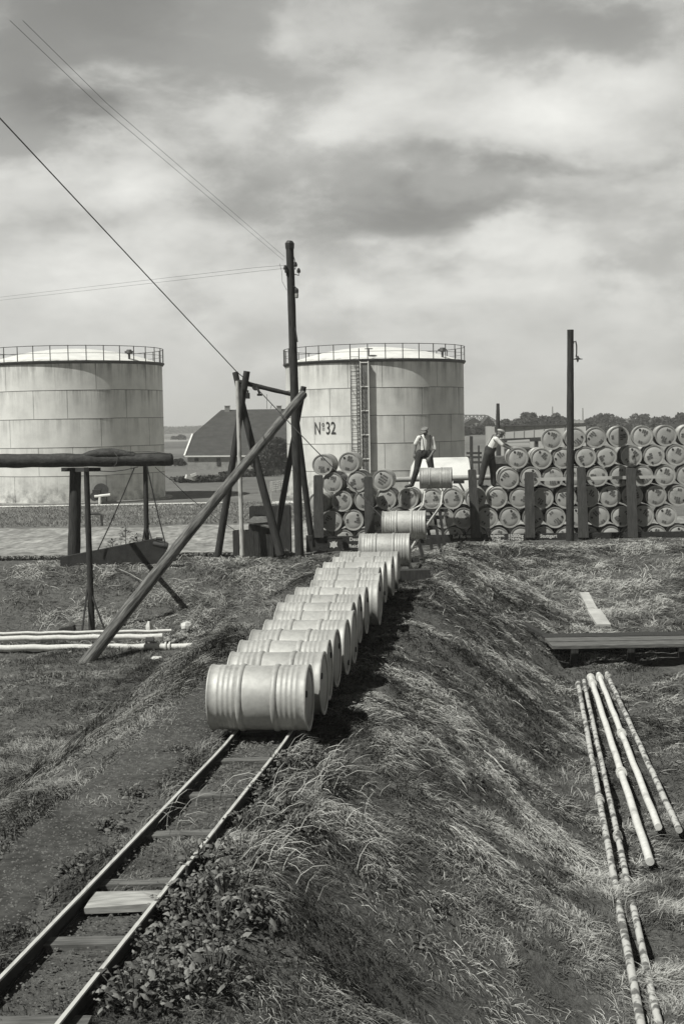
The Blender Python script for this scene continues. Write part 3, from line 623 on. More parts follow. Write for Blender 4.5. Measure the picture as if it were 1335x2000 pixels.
# far end of the runway on trestles
y0, y1 = 22.6, 36.9
t = thing('ramp', 'light rail ramp with rungs rising from the drum row to the wagon top', 'ramp', (float(xr(30)), 30, float(H(xr(30), 30))))
for s_ in (-1, 1):
    b = MB(); pts = [Vector((xr(y)+s_*G2, y, zrail(y)+ (0.01 if y < 24 else 0))) for y in np.arange(23.62, 36.91, 0.6)]+[Vector((xr(36.9)+s_*G2, 36.9, 2.835))]
    for a, c in zip(pts[:-1], pts[1:]): b.beam(a-Vector((0, 0, 0.03)), c-Vector((0, 0, 0.03)), 0.03, 0.06)
    q0 = Vector((xr(36.9)+s_*G2, 36.9, 2.835)); q1 = Vector((xr(36.9)+s_*G2+0.10, 37.5, 3.235))
    b.beam(q0-Vector((0, 0, .03)), q1-Vector((0, 0, .03)), 0.035, 0.06); b.build('ramp_rail', M['rail_top'], t)
for y in list(np.arange(24.5, 36.5, 1.4)):
    b = MB(); z = float(zrail(y))-0.08; x = float(xr(y)); b.beam((x-G2, y, z), (x+G2, y, z), 0.05, 0.03); b.build('rung', M['iron'], t)
for k, (yy, zz) in enumerate([(36.98, 2.88), (37.3, 3.08)]):
    b = MB(); x = float(xr(36.9))+0.03+0.05*k; b.beam((x-G2, yy, zz-.02), (x+G2, yy, zz-.02), 0.03, 0.03); b.build('rung', M['pale_wood'], t)
for y in (25.5, 28.6, 31.6, 34.4, 36.6):
    x = float(xr(y)); z = float(zrail(y))-0.1
    for s_ in (-1, 1):
        zb = float(H(x+s_*0.34, y, False))-0.15; b = MB(); b.beam((x+s_*0.36, y, zb), (x+s_*0.22, y, z), 0.07, 0.07, (0, 1, 0)); b.build('trestle_leg', M['dark_plank'], t)
    b = MB(); b.beam((x-0.45, y+.06, z-0.03), (x+0.45, y+.06, z-0.03), 0.06, 0.09); b.build('trestle_beam', M['dark_plank'], t)
b = MB(); c = P(815, 1130, 23.1); b.box((c.x-0.3, 23.1, float(H(c.x, 23.1, False))+0.09), (1.0, 0.26, 0.2), Euler((0, 0, 0.05)).to_matrix())
tag(b.build('timber_block', M['dark_plank']), 'dark heavy timber block under the right rail where the drum row ends', 'timber')
b = MB(); b.beam(P(803, 1069, 27.2), P(815, 1055, 28.4), 0.02, 0.03)
tag(b.build('steel_bar', M['rail_top']), 'short bright bar sticking up right of the second highest lone drum', 'bar')

# ------------------------------------------------------------------ steel drums
DR, DL = 0.284, 0.86
def drum_profile():
    pr = []; h = -DL/2
    pr += [(DR-0.028, h+0.012), (DR-0.026, h), (DR+0.006, h-0.004), (DR+0.010, h+0.006), (DR+0.002, h+0.016)]
    def bead(c, r=0.004, w=0.016): return [(DR, c-w), (DR+r*0.8, c-w*0.45), (DR+r, c), (DR+r*0.8, c+w*0.45), (DR, c+w)]
    def hoop(c): return [(DR-0.002, c-0.028), (DR+0.008, c-0.02), (DR+0.013, c-0.008), (DR+0.013, c+0.008), (DR+0.008, c+0.02), (DR-0.002, c+0.028)]
    for c in (-0.345, -0.300, -0.255, -0.210): pr += bead(c)
    pr += hoop(-0.152); pr += [(DR, -0.10), (DR, 0.0), (DR, 0.10)]; pr += hoop(0.152)
    for c in (0.210, 0.255, 0.300, 0.345): pr += bead(c)
    h = DL/2; pr += [(DR+0.002, h-0.016), (DR+0.010, h-0.006), (DR+0.006, h+0.004), (DR-0.026, h), (DR-0.028, h-0.012)]
    return pr
BZ = DR+0.013
def make_drum(stencil, m, seg=56):
    """base point under the drum's middle; its axis along local Y, front head at -Y"""
    root = bpy.data.objects.new('steel_drum', None); COL.objects.link(root)
    bm_ = MB().lathe(drum_profile(), seg, 'Y'); rs_ = random.Random(100+len(protos))
    for _ in range(7):
        a0_, y0_, dp, wd = rs_.uniform(0, 6.283), rs_.uniform(-.4, .4), rs_.uniform(.004, .013), rs_.uniform(.05, .12)
        for v in bm_.v:
            aa = math.atan2(v.z, v.x); da = (aa-a0_+math.pi) % (2*math.pi)-math.pi; k_ = 1-dp/DR*math.exp(-((da*DR)**2+(v.y-y0_)**2)/wd**2); v.x *= k_; v.z *= k_
    bd = bm_.build('drum_body', m, root, True, False, 40); bd.location = (0, 0, BZ)
    ks = [bd]
    for s_ in (-1, 1):
        y = s_*(DL/2-0.012); q = MB(); rr = [DR-0.027, DR-0.05, DR-0.06, 0.12, 0.002]; hh = [0, 0, 0.006, 0.008, 0.010]
        q.lathe([(a, y+s_*b_) for a, b_ in zip(rr, hh)], seg, 'Y')
        hd = q.build('drum_head', M['drum_head'], root, True, False, 30); hd.location = (0, 0, BZ); ks.append(hd)
        if s_ == -1:
            bu = MB().lathe([(0.030, y-0.004), (0.030, y-0.020), (0.022, y-0.022), (0.001, y-0.022)], 14, 'Y', (-0.15, 0, 0.12)).build('bung', M['iron'], hd, False, False)
            kk = [bu]
            if stencil:
                sm = MB(); yy = y-0.0155; rs = random.Random(stencil)
                def word(cx, cz, n, w, h, ang):
                    ca, sa = math.cos(ang), math.sin(ang)
                    for i in range(n):
                        px_ = (i-(n-1)/2)*w*1.25
                        for jj in range(3):
                            ww = w*rs.uniform(.8, 1.05); zz_ = (jj-1)*h*0.33
                            vs = []
                            for (a_, b_) in ((-.5, -.17), (.5, -.19), (.48, .17), (-.5, .19)):
                                X = px_+a_*ww+rs.uniform(-.003, .003); Z = zz_+b_*h+rs.uniform(-.002, .002)
                                vs.append((cx+X*ca-Z*sa, yy, cz+X*sa+Z*ca))
                            sm.add(vs, [(0, 1, 2, 3)])
                if stencil == 1: word(0.0, 0.135, 3, .046, .10, 0.1); word(0.04, 0.055, 1, .052, .055, 0.1); word(0.03, -0.165, 2, .05, .065, 0.1)
                elif stencil == 2: word(0.01, 0.16, 2, .052, .07, -0.15); word(0.03, 0.075, 3, .046, .08, -.15); word(-0.02, -0.165, 2, .05, .065, -0.1)
                else:
                    for q_ in range(4): word(0.0, 0.13-0.075*q_, 4 if q_ in (1, 2) else 3, .045, .05, 0.05)
                st = sm.build('stencil_marks', M['ink'], hd, False, False); kk.append(st)
            KIDS[hd.name] = kk
    KIDS[root.name] = ks
    for o in ks:
        if o.name not in KIDS: KIDS[o.name] = []
    for o in KIDS[ks[1].name]: KIDS[o.name] = []
    return root
protos = []
for st_, mt_ in ((0, 'steel_drum'), (1, 'steel_drum2'), (2, 'steel_drum2'), (3, 'steel_drum2'), (0, 'steel_drum'), (0, 'steel_drum')): protos.append(make_drum(st_, M[mt_], 72 if st_ == 0 else 48))
used = set()
def place_drum(k, base, rz, roll, label, group, tilt=0.0):
    if k in used: o = copy_tree(protos[k])
    else: o = protos[k]; used.add(k)
    o.location = base; o.rotation_euler = (tilt, 0, rz)
    for c in o_children(o, k): c.rotation_euler = (0, roll, 0)
    return tag(o, label, 'drum', group)
def o_children(o, k):
    return [c for c in bpy.data.objects if c.parent == o]
ordn = ['first', 'second', 'third', 'fourth', 'fifth', 'sixth', 'seventh', 'eighth', 'ninth', 'tenth', 'eleventh', 'twelfth', 'thirteenth', 'fourteenth', 'fifteenth', 'sixteenth']
# row on the runway: (left px, right px, top px, y distance)
rowd = [(402.5, 609.5, 1307), (447, 639, 1274), (462, 647, 1251.5), (486, 661, 1233), (515, 682, 1214), (534, 696, 1193), (535, 690, 1177), (554, 700, 1162),
        (571, 716, 1147), (602, 750, 1134.5), (611, 745, 1119.5), (614, 739, 1109), (628, 750, 1098), (649, 767, 1087.5), (663, 780, 1077)]
dist = np.interp(np.arange(15), [0, 4, 9, 14], [12.05, 14.5, 17.6, 20.75])
for i, (a, b_, ty) in enumerate(rowd):
    d = float(dist[i]); s_ = FPX/d
    top = P((a+b_)/2, ty, d+0.06); x = top.x
    x = 0.75*x+0.25*(float(xr(d))+0.03)
    z = float(zrail(d))
    rz = -math.pi/2+R(-7)+math.radians(random.uniform(-1.2, 1.2)) if i else -math.pi/2+R(-5.5)
    # axis along the runway's cross direction: local -Y end (front head) faces left or right
    rz = math.pi/2-R(7.0)+math.radians(random.uniform(-1.6, 1.6))
    lab = 'pale ribbed drum lying across the rails, '+('nearest of the long row' if i == 0 else 'last and highest of the close row' if i == 14 else ordn[i]+' of the row from the nearest')
    place_drum((0, 4, 5)[i % 3], (x, d, z-0.002), rz, random.uniform(0, 6.28), lab, 'drums rolling along the runway')
place_drum(0, P(752, 1112, 23.7).xyz if False else (P(751.5, 1080, 23.7).x, 23.7, float(zrail(23.7))), math.pi/2-R(6), 1.0, 'lone pale drum on the ramp just above the close row, cable end beside it', 'drums rolling along the runway')
place_drum(0, (P(789, 1030, 27.6).x, 27.6, float(zrail(27.6))), math.pi/2-R(6), 2.0, 'lone pale drum on the ramp, second above the close row, crossed by the cable', 'drums rolling along the runway')
topd = P(851, 955, 37.55)
place_drum(0, (topd.x, 37.55, topd.z), math.pi/2-R(7), 3.0, 'drum at the very top of the ramp in front of the standing worker', 'drums rolling along the runway')

# ------------------------------------------------------------------ the railway wagon and its load
WA = R(3.5); WN = Vector((math.sin(WA), math.cos(WA), 0)); WU = Vector((math.cos(WA), -math.sin(WA), 0)); W0 = Vector((0, 38.55, 0))
def PW(px, py, off=0.0):
    """point on the wagon's front plane pushed off metres to the rear"""
    d = P(px, py, 1.0)-Vector((0, 0, CAMZ)); o = W0+WN*off; t_ = o.dot(WN)/d.dot(WN); return Vector((0, 0, CAMZ))+d*t_
WRZ = -WA
def wl(u, off, z): return W0+WU*u+WN*off+Vector((0, 0, z))
zfloor = PW(900, 1078).z; uL = (PW(606, 1000)-W0).dot(WU); uR = 10.4
wg = thing('railway_wagon', 'long dark open railway wagon with wooden stakes, loaded with steel drums', 'wagon', wl((uL+uR)/2, 1.3, 0.25), WRZ)
wm_ = Matrix((WU, WN, (0, 0, 1))).transposed()
def wbox(name, u0, u1, o0, o1, z0, z1, m, par=wg):
    c = wl((u0+u1)/2, (o0+o1)/2, (z0+z1)/2); return MB().box(c, (u1-u0, o1-o0, z1-z0), wm_).build(name, m, par)
wbox('wagon_floor', uL, uR, -0.12, 2.75, zfloor-0.08, zfloor-0.006, M['wagon'])
ztop = PW(700, 1046).z
wbox('side_board', uL, uR, -0.14, -0.10, zfloor-0.20, ztop, M['wagon'])
wbox('side_board', uL, uR, 2.72, 2.76, zfloor-0.20, ztop, M['wagon'])
wbox('sole_bar', uL+0.05, uR-0.05, -0.09, -0.03, zfloor-0.36, zfloor-0.09, M['wagon'])
wbox('sole_bar', uL+0.05, uR-0.05, 2.63, 2.69, zfloor-0.36, zfloor-0.09, M['wagon'])
wbox('headstock', uL-0.02, uL+0.03, -0.09, 2.69, zfloor-0.36, zfloor-0.09, M['wagon'])
for u_ in (uL+1.9, uR-1.9):
    for o_ in (0.6, 2.05):
        q = MB(); c = wl(u_, o_, 0.30+0.47)
        q.lathe([(0.12, -.06), (0.12, -.05), (0.40, -.045), (0.47, -.05), (0.50, .06), (0.12, .06), (0.001, .06)], 28, 'Y'); 
        q.v = [wm_ @ v + c for v in q.v]; q.build('wheel', M['iron'], wg)
    q = MB(); q.tube([wl(u_, 0.3, 0.77), wl(u_, 2.35, 0.77)], 0.07, 10); q.build('axle', M['iron'], wg)
for o_ in (0.45, 2.1):
    q = MB(); q.tube([wl(uL-0.02, o_, zfloor-0.2), wl(uL-0.4, o_, zfloor-0.2)], 0.06, 10); q.tube([wl(uL-0.4, o_, zfloor-0.2), wl(uL-0.44, o_, zfloor-0.2)], 0.18, 16); q.build('buffer', M['iron'], wg)
stk = [(612, 630, 928, 612, 632), (710, 727, 931, 712, 731), (913, 929, 917, 919, 938), (1024, 1041, 922, 1025, 1044), (1126, 1142, 912, 1129, 1149), (1222, 1240, 914, 1226, 1245)]
for i, (a, b_, ty, c, d) in enumerate(stk):
    tl, tr, bl, br = PW(a, ty, -0.30), PW(b_, ty, -0.30), PW(c, 1050, -0.22), PW(d, 1050, -0.22)
    bk = WN*0.10; ch = 0.03
    q = MB(); rt = (tr-tl).normalized()*ch; zz = Vector((0, 0, ch))
    fr_ = [bl, br, tr-zz, tr-rt, tl+rt, tl-zz]
    q.add(fr_+[p+bk for p in fr_], [(5, 4, 3, 2, 1, 0), (6, 7, 8, 9, 10, 11)]+[(j, (j+1) % 6, (j+1) % 6+6, j+6) for j in range(6)])
    q.build('stake', M['stake'], wg)
    if i in (1, 2, 3, 4):     # a chalk scrawl down the board
        zc_ = PW((a+b_)/2+3, 990 if i != 2 else 1030, -0.302); q = MB(); rs = random.Random(i)
        for k in range(9):
            cc = zc_+Vector((rs.uniform(-.02, .02), -0.002, 0.14-0.035*k)); q.box(cc, (rs.uniform(.02, .05), 0.002, 0.010), Euler((0, rs.uniform(-.9, .9), 0)).to_matrix())
        q.build('chalk_mark', M['plank'], wg)
def text_part(s, size, pl, m, par, name='lettering', sxx=1.0, bold=0.0):
    cu = bpy.data.curves.new('txt', 'FONT'); cu.body = s; cu.size = size; cu.offset = bold; cu.resolution_u = 3; cu.fill_mode = 'FRONT'
    ob = bpy.data.objects.new('txt', cu); COL.objects.link(ob); dg = bpy.context.evaluated_depsgraph_get()
    me = bpy.data.meshes.new_from_object(ob.evaluated_get(dg)); bpy.data.objects.remove(ob)
    vs = [pl(v.co.x*sxx, v.co.y) for v in me.vertices]; fs = [tuple(p.vertices) for p in me.polygons]
    q = MB(); q.add(vs, fs); return q.build(name, m, par)
def on_wagon(px, py):
    o_ = PW(px, py, -0.144); return lambda x, y: o_+WU*x+Vector((0, 0, y))
text_part('Deutsche', 0.135, on_wagon(682, 1056.5), M['white'], wg, bold=0.004)
text_part('Reichsbahn', 0.135, on_wagon(681, 1069.5), M['white'], wg, bold=0.004)
text_part('Luf Rs: m', 0.13, on_wagon(884, 1051), M['white'], wg, bold=0.004)
text_part('Ladegew.', 0.125, on_wagon(952, 1049), M['white'], wg, bold=0.004)
text_part('Tragf.', 0.115, on_wagon(959, 1056), M['white'], wg, bold=0.004)
text_part('15000kg', 0.125, on_wagon(991, 1049.5), M['white'], wg, bold=0.005)
text_part('17500kg', 0.125, on_wagon(991, 1057), M['white'], wg, bold=0.005)
text_part('Stuttgart', 0.13, on_wagon(1054, 1050), M['white'], wg, bold=0.004)
# white emblem: an eagle-like shape, wings spread
ez = on_wagon(651.5, 1064); q = MB()
ol = [(-.11, -.08), (-.09, .03), (-.115, .075), (-.05, .06), (-.035, .10), (0, .085), (.03, .115), (.045, .06), (.10, .09), (.085, .0), (.11, -.07), (.05, -.055), (.0, -.10), (-.05, -.06)]
q.add([ez(0, 0)]+[ez(a, b_) for a, b_ in ol], [(0, i+1, (i+1) % len(ol)+1) for i in range(len(ol))]); q.build('emblem', M['white'], wg)
wbox('emblem_frame', (PW(638, 1060)-W0).dot(WU), (PW(668, 1060)-W0).dot(WU), -0.152, -0.141, PW(650, 1050.5).z, PW(650, 1049).z, M['iron'])

rows = {
 'left': [[(674,1055),(716,1055),(758,1055),(631,1055)], [(651,1018),(693,1016),(737,1016),(780,1014)], [(626,982),(672,979),(714,977),(757,975),(800,974)], [(653,943),(701,941),(749,938)], [(633,908),(683,904)]],
 'right': [[(803,1052),(847,1051),(888,1050),(931,1050),(975,1050),(1019,1049),(1063,1049),(1107,1049),(1151,1049),(1195,1048),(1239,1047),(1283,1047),(1327,1046)],
           [(823,1013),(867,1012),(906,1012),(953,1012),(996,1011),(1041,1011),(1085,1011),(1128,1010),(1171,1009),(1215,1009),(1259,1008),(1303,1008)],
           [(844,975),(885,974),(929,973),(973,973),(1016,973),(1062,973),(1106,973),(1151,970),(1193,970),(1237,969),(1281,969),(1325,968)],
           [(994,935),(1038,932),(1081,933),(1124,931),(1168,931),(1213,930),(1257,930),(1301,929),(1343,928)],
           [(1013,895),(1058,896),(1099,895),(1145,893),(1185,892),(1235,891),(1279,890),(1323,889)],
           [(1079,858),(1123,856),(1165,855),(1209,853),(1257,852),(1301,851),(1345,850)]]}
rown = ['bottom row', 'second row up', 'third row up', 'fourth row up', 'fifth row up', 'sixth row up']
rk = random.Random(11)
for side in ('left', 'right'):
    for r_, row in enumerate(rows[side]):
        row = sorted(row)
        for i, (px, py) in enumerate(row):
            c = PW(px, py, 0.0); base = c-Vector((0, 0, BZ))+WN*(DL/2+rk.uniform(0, .03))
            big = (px, py) == (749, 938)
            k = 3 if big else rk.choice((1, 2)); yaw = rk.uniform(-0.06, 0.02) - (0.10 if side == 'left' and r_ >= 1 else 0.05)
            top = 'top row' if r_ == len(rows[side])-1 else rown[r_]
            lab = f'drum stacked {"left" if side == "left" else "right"} of the ramp top, {top}, {ordn[i]} from left'
            if side == 'right' and r_ <= 2 and i == 0: lab = f'steel drum on the wagon directly behind the ramp top, {rown[r_]}'
            elif side == 'right' and r_ <= 2: lab = f'drum stacked right of the ramp top, {rown[r_]}, {ordn[i-1]} from left'
            place_drum(k, base, WRZ+yaw, rk.choice((0.35, 0.5, 0.7, 3.4, 1.6, 1.2, 2.4, 5.5, 4.5))+rk.uniform(-.3, .3), lab, 'drums stacked on the wagon')
# second rank glimpsed through the gaps
for side in ('left', 'right'):
    for r_, row in enumerate(rows[side][:4 if side == 'left' else 5]):
        for (px, py) in sorted(row)[:-1] if r_ else sorted(row):
            if r_ < 1 : continue
            base = PW(px, py, 0.0)-Vector((0, 0, BZ))+WN*(DL*1.5+0.10)
            place_drum(1, base, WRZ, rk.uniform(0, 6), 'steel drum of the rear rank, seen only through gaps between the front drums', 'rear rank of drums on the wagon')
# the pale bar in front of the right stack
b = MB(); b.beam(PW(1042, 936.5, -0.12), PW(1184, 933.5, -0.12), 0.03, 0.09); b.beam(PW(1184, 933.5, -0.122), PW(1300, 931, -0.122), 0.03, 0.085)
M['pale_bar'] = mat('pale_bar', 0.48, 0.34, 3, (1, 1, 1), rough=0.8)
tag(b.build('pale_bar', M['pale_bar']), 'long pale wooden bar lying level across the right drum stack', 'bar')

# ------------------------------------------------------------------ storage tanks
def tank(px, d, label, seed, nseam, ladder=False):
    c = P(px, 972, d); R_ = 173*d/FPX*0.997; t = thing('storage_tank', label, 'tank', (c.x, d, 0.0), 0, 'white storage tanks')
    C0 = Vector((c.x, d, 0)); Hh = TANK_H
    sh = MB().lathe([(R_, 0), (R_, Hh/2), (R_, Hh)], 128, 'Z').build('shell', tank_mat('tank_paint', R_, seed, nseam), t, True, False, 60)
    prof = [(R_+0.02, Hh+0.02)]+[(R_*(1-k/8), Hh+0.02+1.15*(1-(1-k/8)**2)) for k in range(1, 9)]
    prof[-1] = (0.01, prof[-1][1])
    MB().lathe(prof, 96, 'Z').build('roof', M['tank_roof'], t, True, False, 60)
    MB().lathe([(R_+.003, Hh-.16), (R_+.06, Hh-.16), (R_+.17, Hh-.02), (R_+.17, Hh+.05), (R_+.003, Hh+.05)], 96, 'Z').build('rim', M['iron2'], t, False, False)
    for k in range(1, nseam):      # lap seams between courses
        h = Hh*k/nseam; MB().lathe([(R_+.002, h-.02), (R_+.014, h-.018), (R_+.014, h+.01), (R_+.002, h+.012)], 128, 'Z').build('seam', M['seam'], t, False, False)
    q = MB(); nP = 34
    ringv = lambda z: [(Vector(((R_+.1)*math.cos(a), (R_+.1)*math.sin(a), z))) for a in [2*math.pi*j/68 for j in range(69)]]
    q.tube(ringv(Hh+1.05), 0.024, 5, False); q.tube(ringv(Hh+0.55), 0.014, 5, False)
    q.build('handrail', M['iron2'], t, False, False)
    for j in range(nP):
        a = 2*math.pi*(j+.5*seed)/nP; p = Vector(((R_+.1)*math.cos(a), (R_+.1)*math.sin(a), Hh)); MB().tube([p, p+Vector((0, 0, 1.08))], 0.032, 6).build('rail_post', M['iron2'], t, False, False)
    a = R(-90+52); vt = MB(); p = Vector(((R_-.5)*math.cos(a), (R_-.5)*math.sin(a), Hh)); vt.tube([p, p+Vector((0, 0, .75))], .08, 8); vt.tube([p+Vector((0, 0, .55)), p+Vector((0, 0, .62)), p+Vector((0, 0, .85))], [.1, .26, .16], 12); vt.tube([p+Vector((-.3, 0, .7)), p+Vector((.3, 0, .7))], .06, 8)
    vt.build('vent', M['iron2'], t, False, False)
    MB().lathe([(R_+.5, 0.12), (R_+.5, -.2)], 96, 'Z').add([], []).build('foundation_edge', M['concrete'], t, False, False)
    MB().lathe([(R_+.5, 0.12), (R_-.05, 0.125)], 96, 'Z').build('foundation', M['concrete'], t, False, False)
    return t, C0, R_
M['tank_roof'] = mat('tank_roof', 0.72, 0.62, 1.5, rough=0.6)
M['iron2'] = mat('painted_iron', 0.06, 0.04, 6, rough=0.6)
M['seam'] = mat('seam', 0.20, 0.12, 2, rough=0.7)
M['concrete'] = mat('concrete', 0.34, 0.2, 2, rough=0.9)
tL, CL, RL = tank(150, 100.0, 'white storage tank at the left with a stained shell, no ladder visible', 0.6, 5)
TANK_H = 9.40
tR, CR, RR = tank(735, 100.0, 'white riveted storage tank with ladder and painted number behind the wagon', 0.0, 5)
def onshell(C0, R_, ang, z, out=0.02): return C0+Vector(((R_+out)*math.sin(ang), -(R_+out)*math.cos(ang), z))
def angpx(C0, R_, px):
    best = min((abs(proj(*onshell(C0, R_, a, 5))[0]-px), a) for a in np.linspace(-1.5, 1.5, 1200)); return best[1]
# number
zt = P(640, 848, 93.6).z; a0 = angpx(CR, RR, 613.5)
def pl(x, y): return onshell(CR, RR, a0+x/RR, zt+y, 0.03)
M['black'] = mat('black_paint', 0.03, 0.02, 20, rough=0.7)
text_part('N', 1.20, pl, M['black'], tR, 'number_lettering', 0.62, 0.008)
text_part('o', 0.50, lambda x, y: pl(x+0.66, y+0.53), M['black'], tR, 'number_lettering', 0.9, 0.004)
text_part('32', 1.20, lambda x, y: pl(x+0.98, y), M['black'], tR, 'number_lettering', 0.68, 0.010)
q = MB()
for k in range(2):
    z_ = 0.28+0.12*k; q.add([pl(.68, z_), pl(.90, z_), pl(.90, z_+.035), pl(.68, z_+.035)], [(0, 1, 2, 3)])
q.build('number_lettering', M['black'], tR)
# ladder
aL, aR_ = angpx(CR, RR, 689.0), angpx(CR, RR, 704.5); am = (aL+aR_)/2
ld = MB()
for a in (aL, aR_): ld.tube([onshell(CR, RR, a, 1.0, .38), onshell(CR, RR, a, TANK_H+.75, .38)], .032, 6)
lad = ld.build('ladder', M['iron2'], tR)
rg = MB(); nr = 34
for k in range(nr):
    z_ = 1.2+k*(TANK_H-1.0)/(nr-1); rg.tube([onshell(CR, RR, aL, z_, .38), onshell(CR, RR, aR_, z_, .38)], .016, 5)
rg.build('rungs', M['iron2'], lad)
cg = MB()
for k in range(22):
    z_ = 2.4+k*(TANK_H-2.4)/21.5; arc = [onshell(CR, RR, am, z_, .38)+Vector((.30*math.cos(b_)*1.0, -.55*math.sin(b_), 0)) for b_ in np.linspace(0, math.pi, 9)]; cg.tube(arc, .011, 4)
for b_ in (0.8, 2.3): cg.tube([onshell(CR, RR, am, 2.4, .38)+Vector((.30*math.cos(b_), -.55*math.sin(b_), 0)), onshell(CR, RR, am, TANK_H, .38)+Vector((.30*math.cos(b_), -.55*math.sin(b_), 0))], .014, 4)
cg.build('ladder_cage', M['iron2'], lad)
for k in range(5):
    z_ = 1.4+2*k; q = MB()
    for a in (aL, aR_): q.tube([onshell(CR, RR, a, z_, 0), onshell(CR, RR, a, z_, .38)], .02, 5)
    q.build('ladder_bracket', M['iron2'], lad)
# level gauge board beside the ladder
g0, g1 = angpx(CR, RR, 706.0), angpx(CR, RR, 721.5)
nrm = Vector((math.sin((g0+g1)/2), -math.cos((g0+g1)/2), 0)); tg = Vector((nrm.y*-1, nrm.x, 0))
pa = onshell(CR, RR, g0, 0, .30); pb_ = onshell(CR, RR, g1, 0, .30)
gb = MB(); gb.add([pa+Vector((0, 0, 1.0)), pb_+Vector((0, 0, 1.0)), pb_+Vector((0, 0, TANK_H-.16)), pa+Vector((0, 0, TANK_H-.16))]+[p-nrm*.28 for p in (pa+Vector((0, 0, 1.0)), pb_+Vector((0, 0, 1.0)), pb_+Vector((0, 0, TANK_H-.16)), pa+Vector((0, 0, TANK_H-.16)))],
    [(0, 1, 2, 3), (4, 7, 6, 5), (0, 4, 5, 1), (1, 5, 6, 2), (2, 6, 7, 3), (3, 7, 4, 0)])
M['gauge'] = mat('gauge_board', 0.15, 0.11, 1.5, rough=0.8)
gbo = gb.build('gauge_board', M['gauge'], tR)
q = MB(); o_ = nrm*.05; wv = (pb_-pa).normalized()*.05
for e_ in (pa+wv*.3, pb_-wv*.3): q.beam(e_+o_+Vector((0, 0, 1.0)), e_+o_+Vector((0, 0, TANK_H-.12)), .07, .07, (0, 1, 0))
for k in range(6): z_ = 1.1+1.62*k; q.beam(pa+o_+Vector((0, 0, z_)), pb_+o_+Vector((0, 0, z_)), .06, .06)
q.build('gauge_frame', M['tank_roof'], gbo)
# small wheel on the roof edge near the ladder
q = MB(); p = CR+Vector((-0.5, -RR+.6, TANK_H+.75)); q.lathe([(.05, -.02), (.28, -.02), (.28, .02), (.05, .02)], 16, 'Z', p); q.tube([p-Vector((0, 0, .5)), p+Vector((0, 0, .05))], .04, 6); q.build('gauge_wheel', M['iron2'], tR)
# manhole and valve at the foot of the left tank
am_ = angpx(CL, RL, 197); p = onshell(CL, RL, am_, .9, 0)
q = MB(); q.tube([p, p-Vector((0, .55, 0))], .42, 20); q.tube([p-Vector((0, .55, 0)), p-Vector((0, .66, 0))], .5, 20)
mh = q.build('manhole', M['iron2'], tL)
q = MB(); q.tube([p+Vector((-.3, -1.5, -.35)), p+Vector((.75, -1.4, -.25))], .09, 10); q.tube([p+Vector((.05, -1.48, -.9)), p+Vector((.05, -1.46, -.3))], .09, 8); q.build('drain_pipe', M['tank_roof'], tL)
q = MB(); q.tube([p+Vector((-.3, -1.5, -.35)), p+Vector((-.3, -1.2, -.35))], .3, 12); q.box(p+Vector((-.2, -1.1, -.2)), (.5, .5, .6)); q.build('valve', M['iron'], tL)

# ------------------------------------------------------------------ poles
def pole_pts(a, d0, b_, d1): return P(a[0], a[1], d0), P(b_[0], b_[1], d1)
# main mast
b0 = P(585, 1090, 36.3); t0 = P(565.5, 474, 36.3)
mp_ = thing('utility_pole', 'tall tarred wooden utility pole with insulators, standing against the trestle', 'pole', (b0.x, b0.y, b0.z))
q = MB(); q.log(b0-Vector((0, 0, .2)), t0, .118, .100, 14, 20, .03); q.build('pole_shaft', M['tar_wood'], mp_, True, flat=50)
q = MB(); e = t0; q.tube([e-Vector((0, 0, .16)), e-Vector((0, 0, .02)), e+Vector((0.01, 0, .05))], [.112, .122, .07], 8); q.build('pole_cap', M['iron'], mp_)
def insul(px, py, s_, arm):
    p = P(px, py, 36.2); ax = P(arm, py+6, 36.3)
    q = MB(); q.tube([ax, Vector((p.x, p.y, ax.z-.05)), p-Vector((0, 0, .03))], .012, 6); q.tube([p-Vector((0, 0, .05)), p+Vector((0, 0, .0)), p+Vector((0, 0, .05)), p+Vector((0, 0, .07))], [.045*s_, .05*s_, .035*s_, .02*s_], 10)
    q.build('insulator', M['iron'], mp_)
insul(576.5, 517, 1.1, 570); insul(583, 529, 1, 572); insul(557, 523, 1, 565); insul(559, 529, .9, 566)
q = MB(); p = P(579, 566, 36.15); q.tube([p+Vector((-.08, 0, .1)), p+Vector((0, 0, .03))], .02, 6); q.tube([p+Vector((0, 0, .04)), p, p-Vector((0, 0, .08))], [.03, .05, .05], 10); fx = q.build('lamp_socket', M['iron'], mp_)
q = MB(); q.tube([p-Vector((0, 0, .08)), p-Vector((0, 0, .13)), p-Vector((0, 0, .2)), p-Vector((0, 0, .22))], [.04, .046, .04, .015], 10); q.build('lamp_glass', M['pale_board'], fx)
q = MB(); q.tube([P(572, 498, 36.15), P(575, 506, 36.15), P(576, 512, 36.15)], .01, 5); q.tube([P(576, 640, 36.15), P(580.5, 668, 36.1)], .02, 5); q.build('stay_wire', M['iron'], mp_)
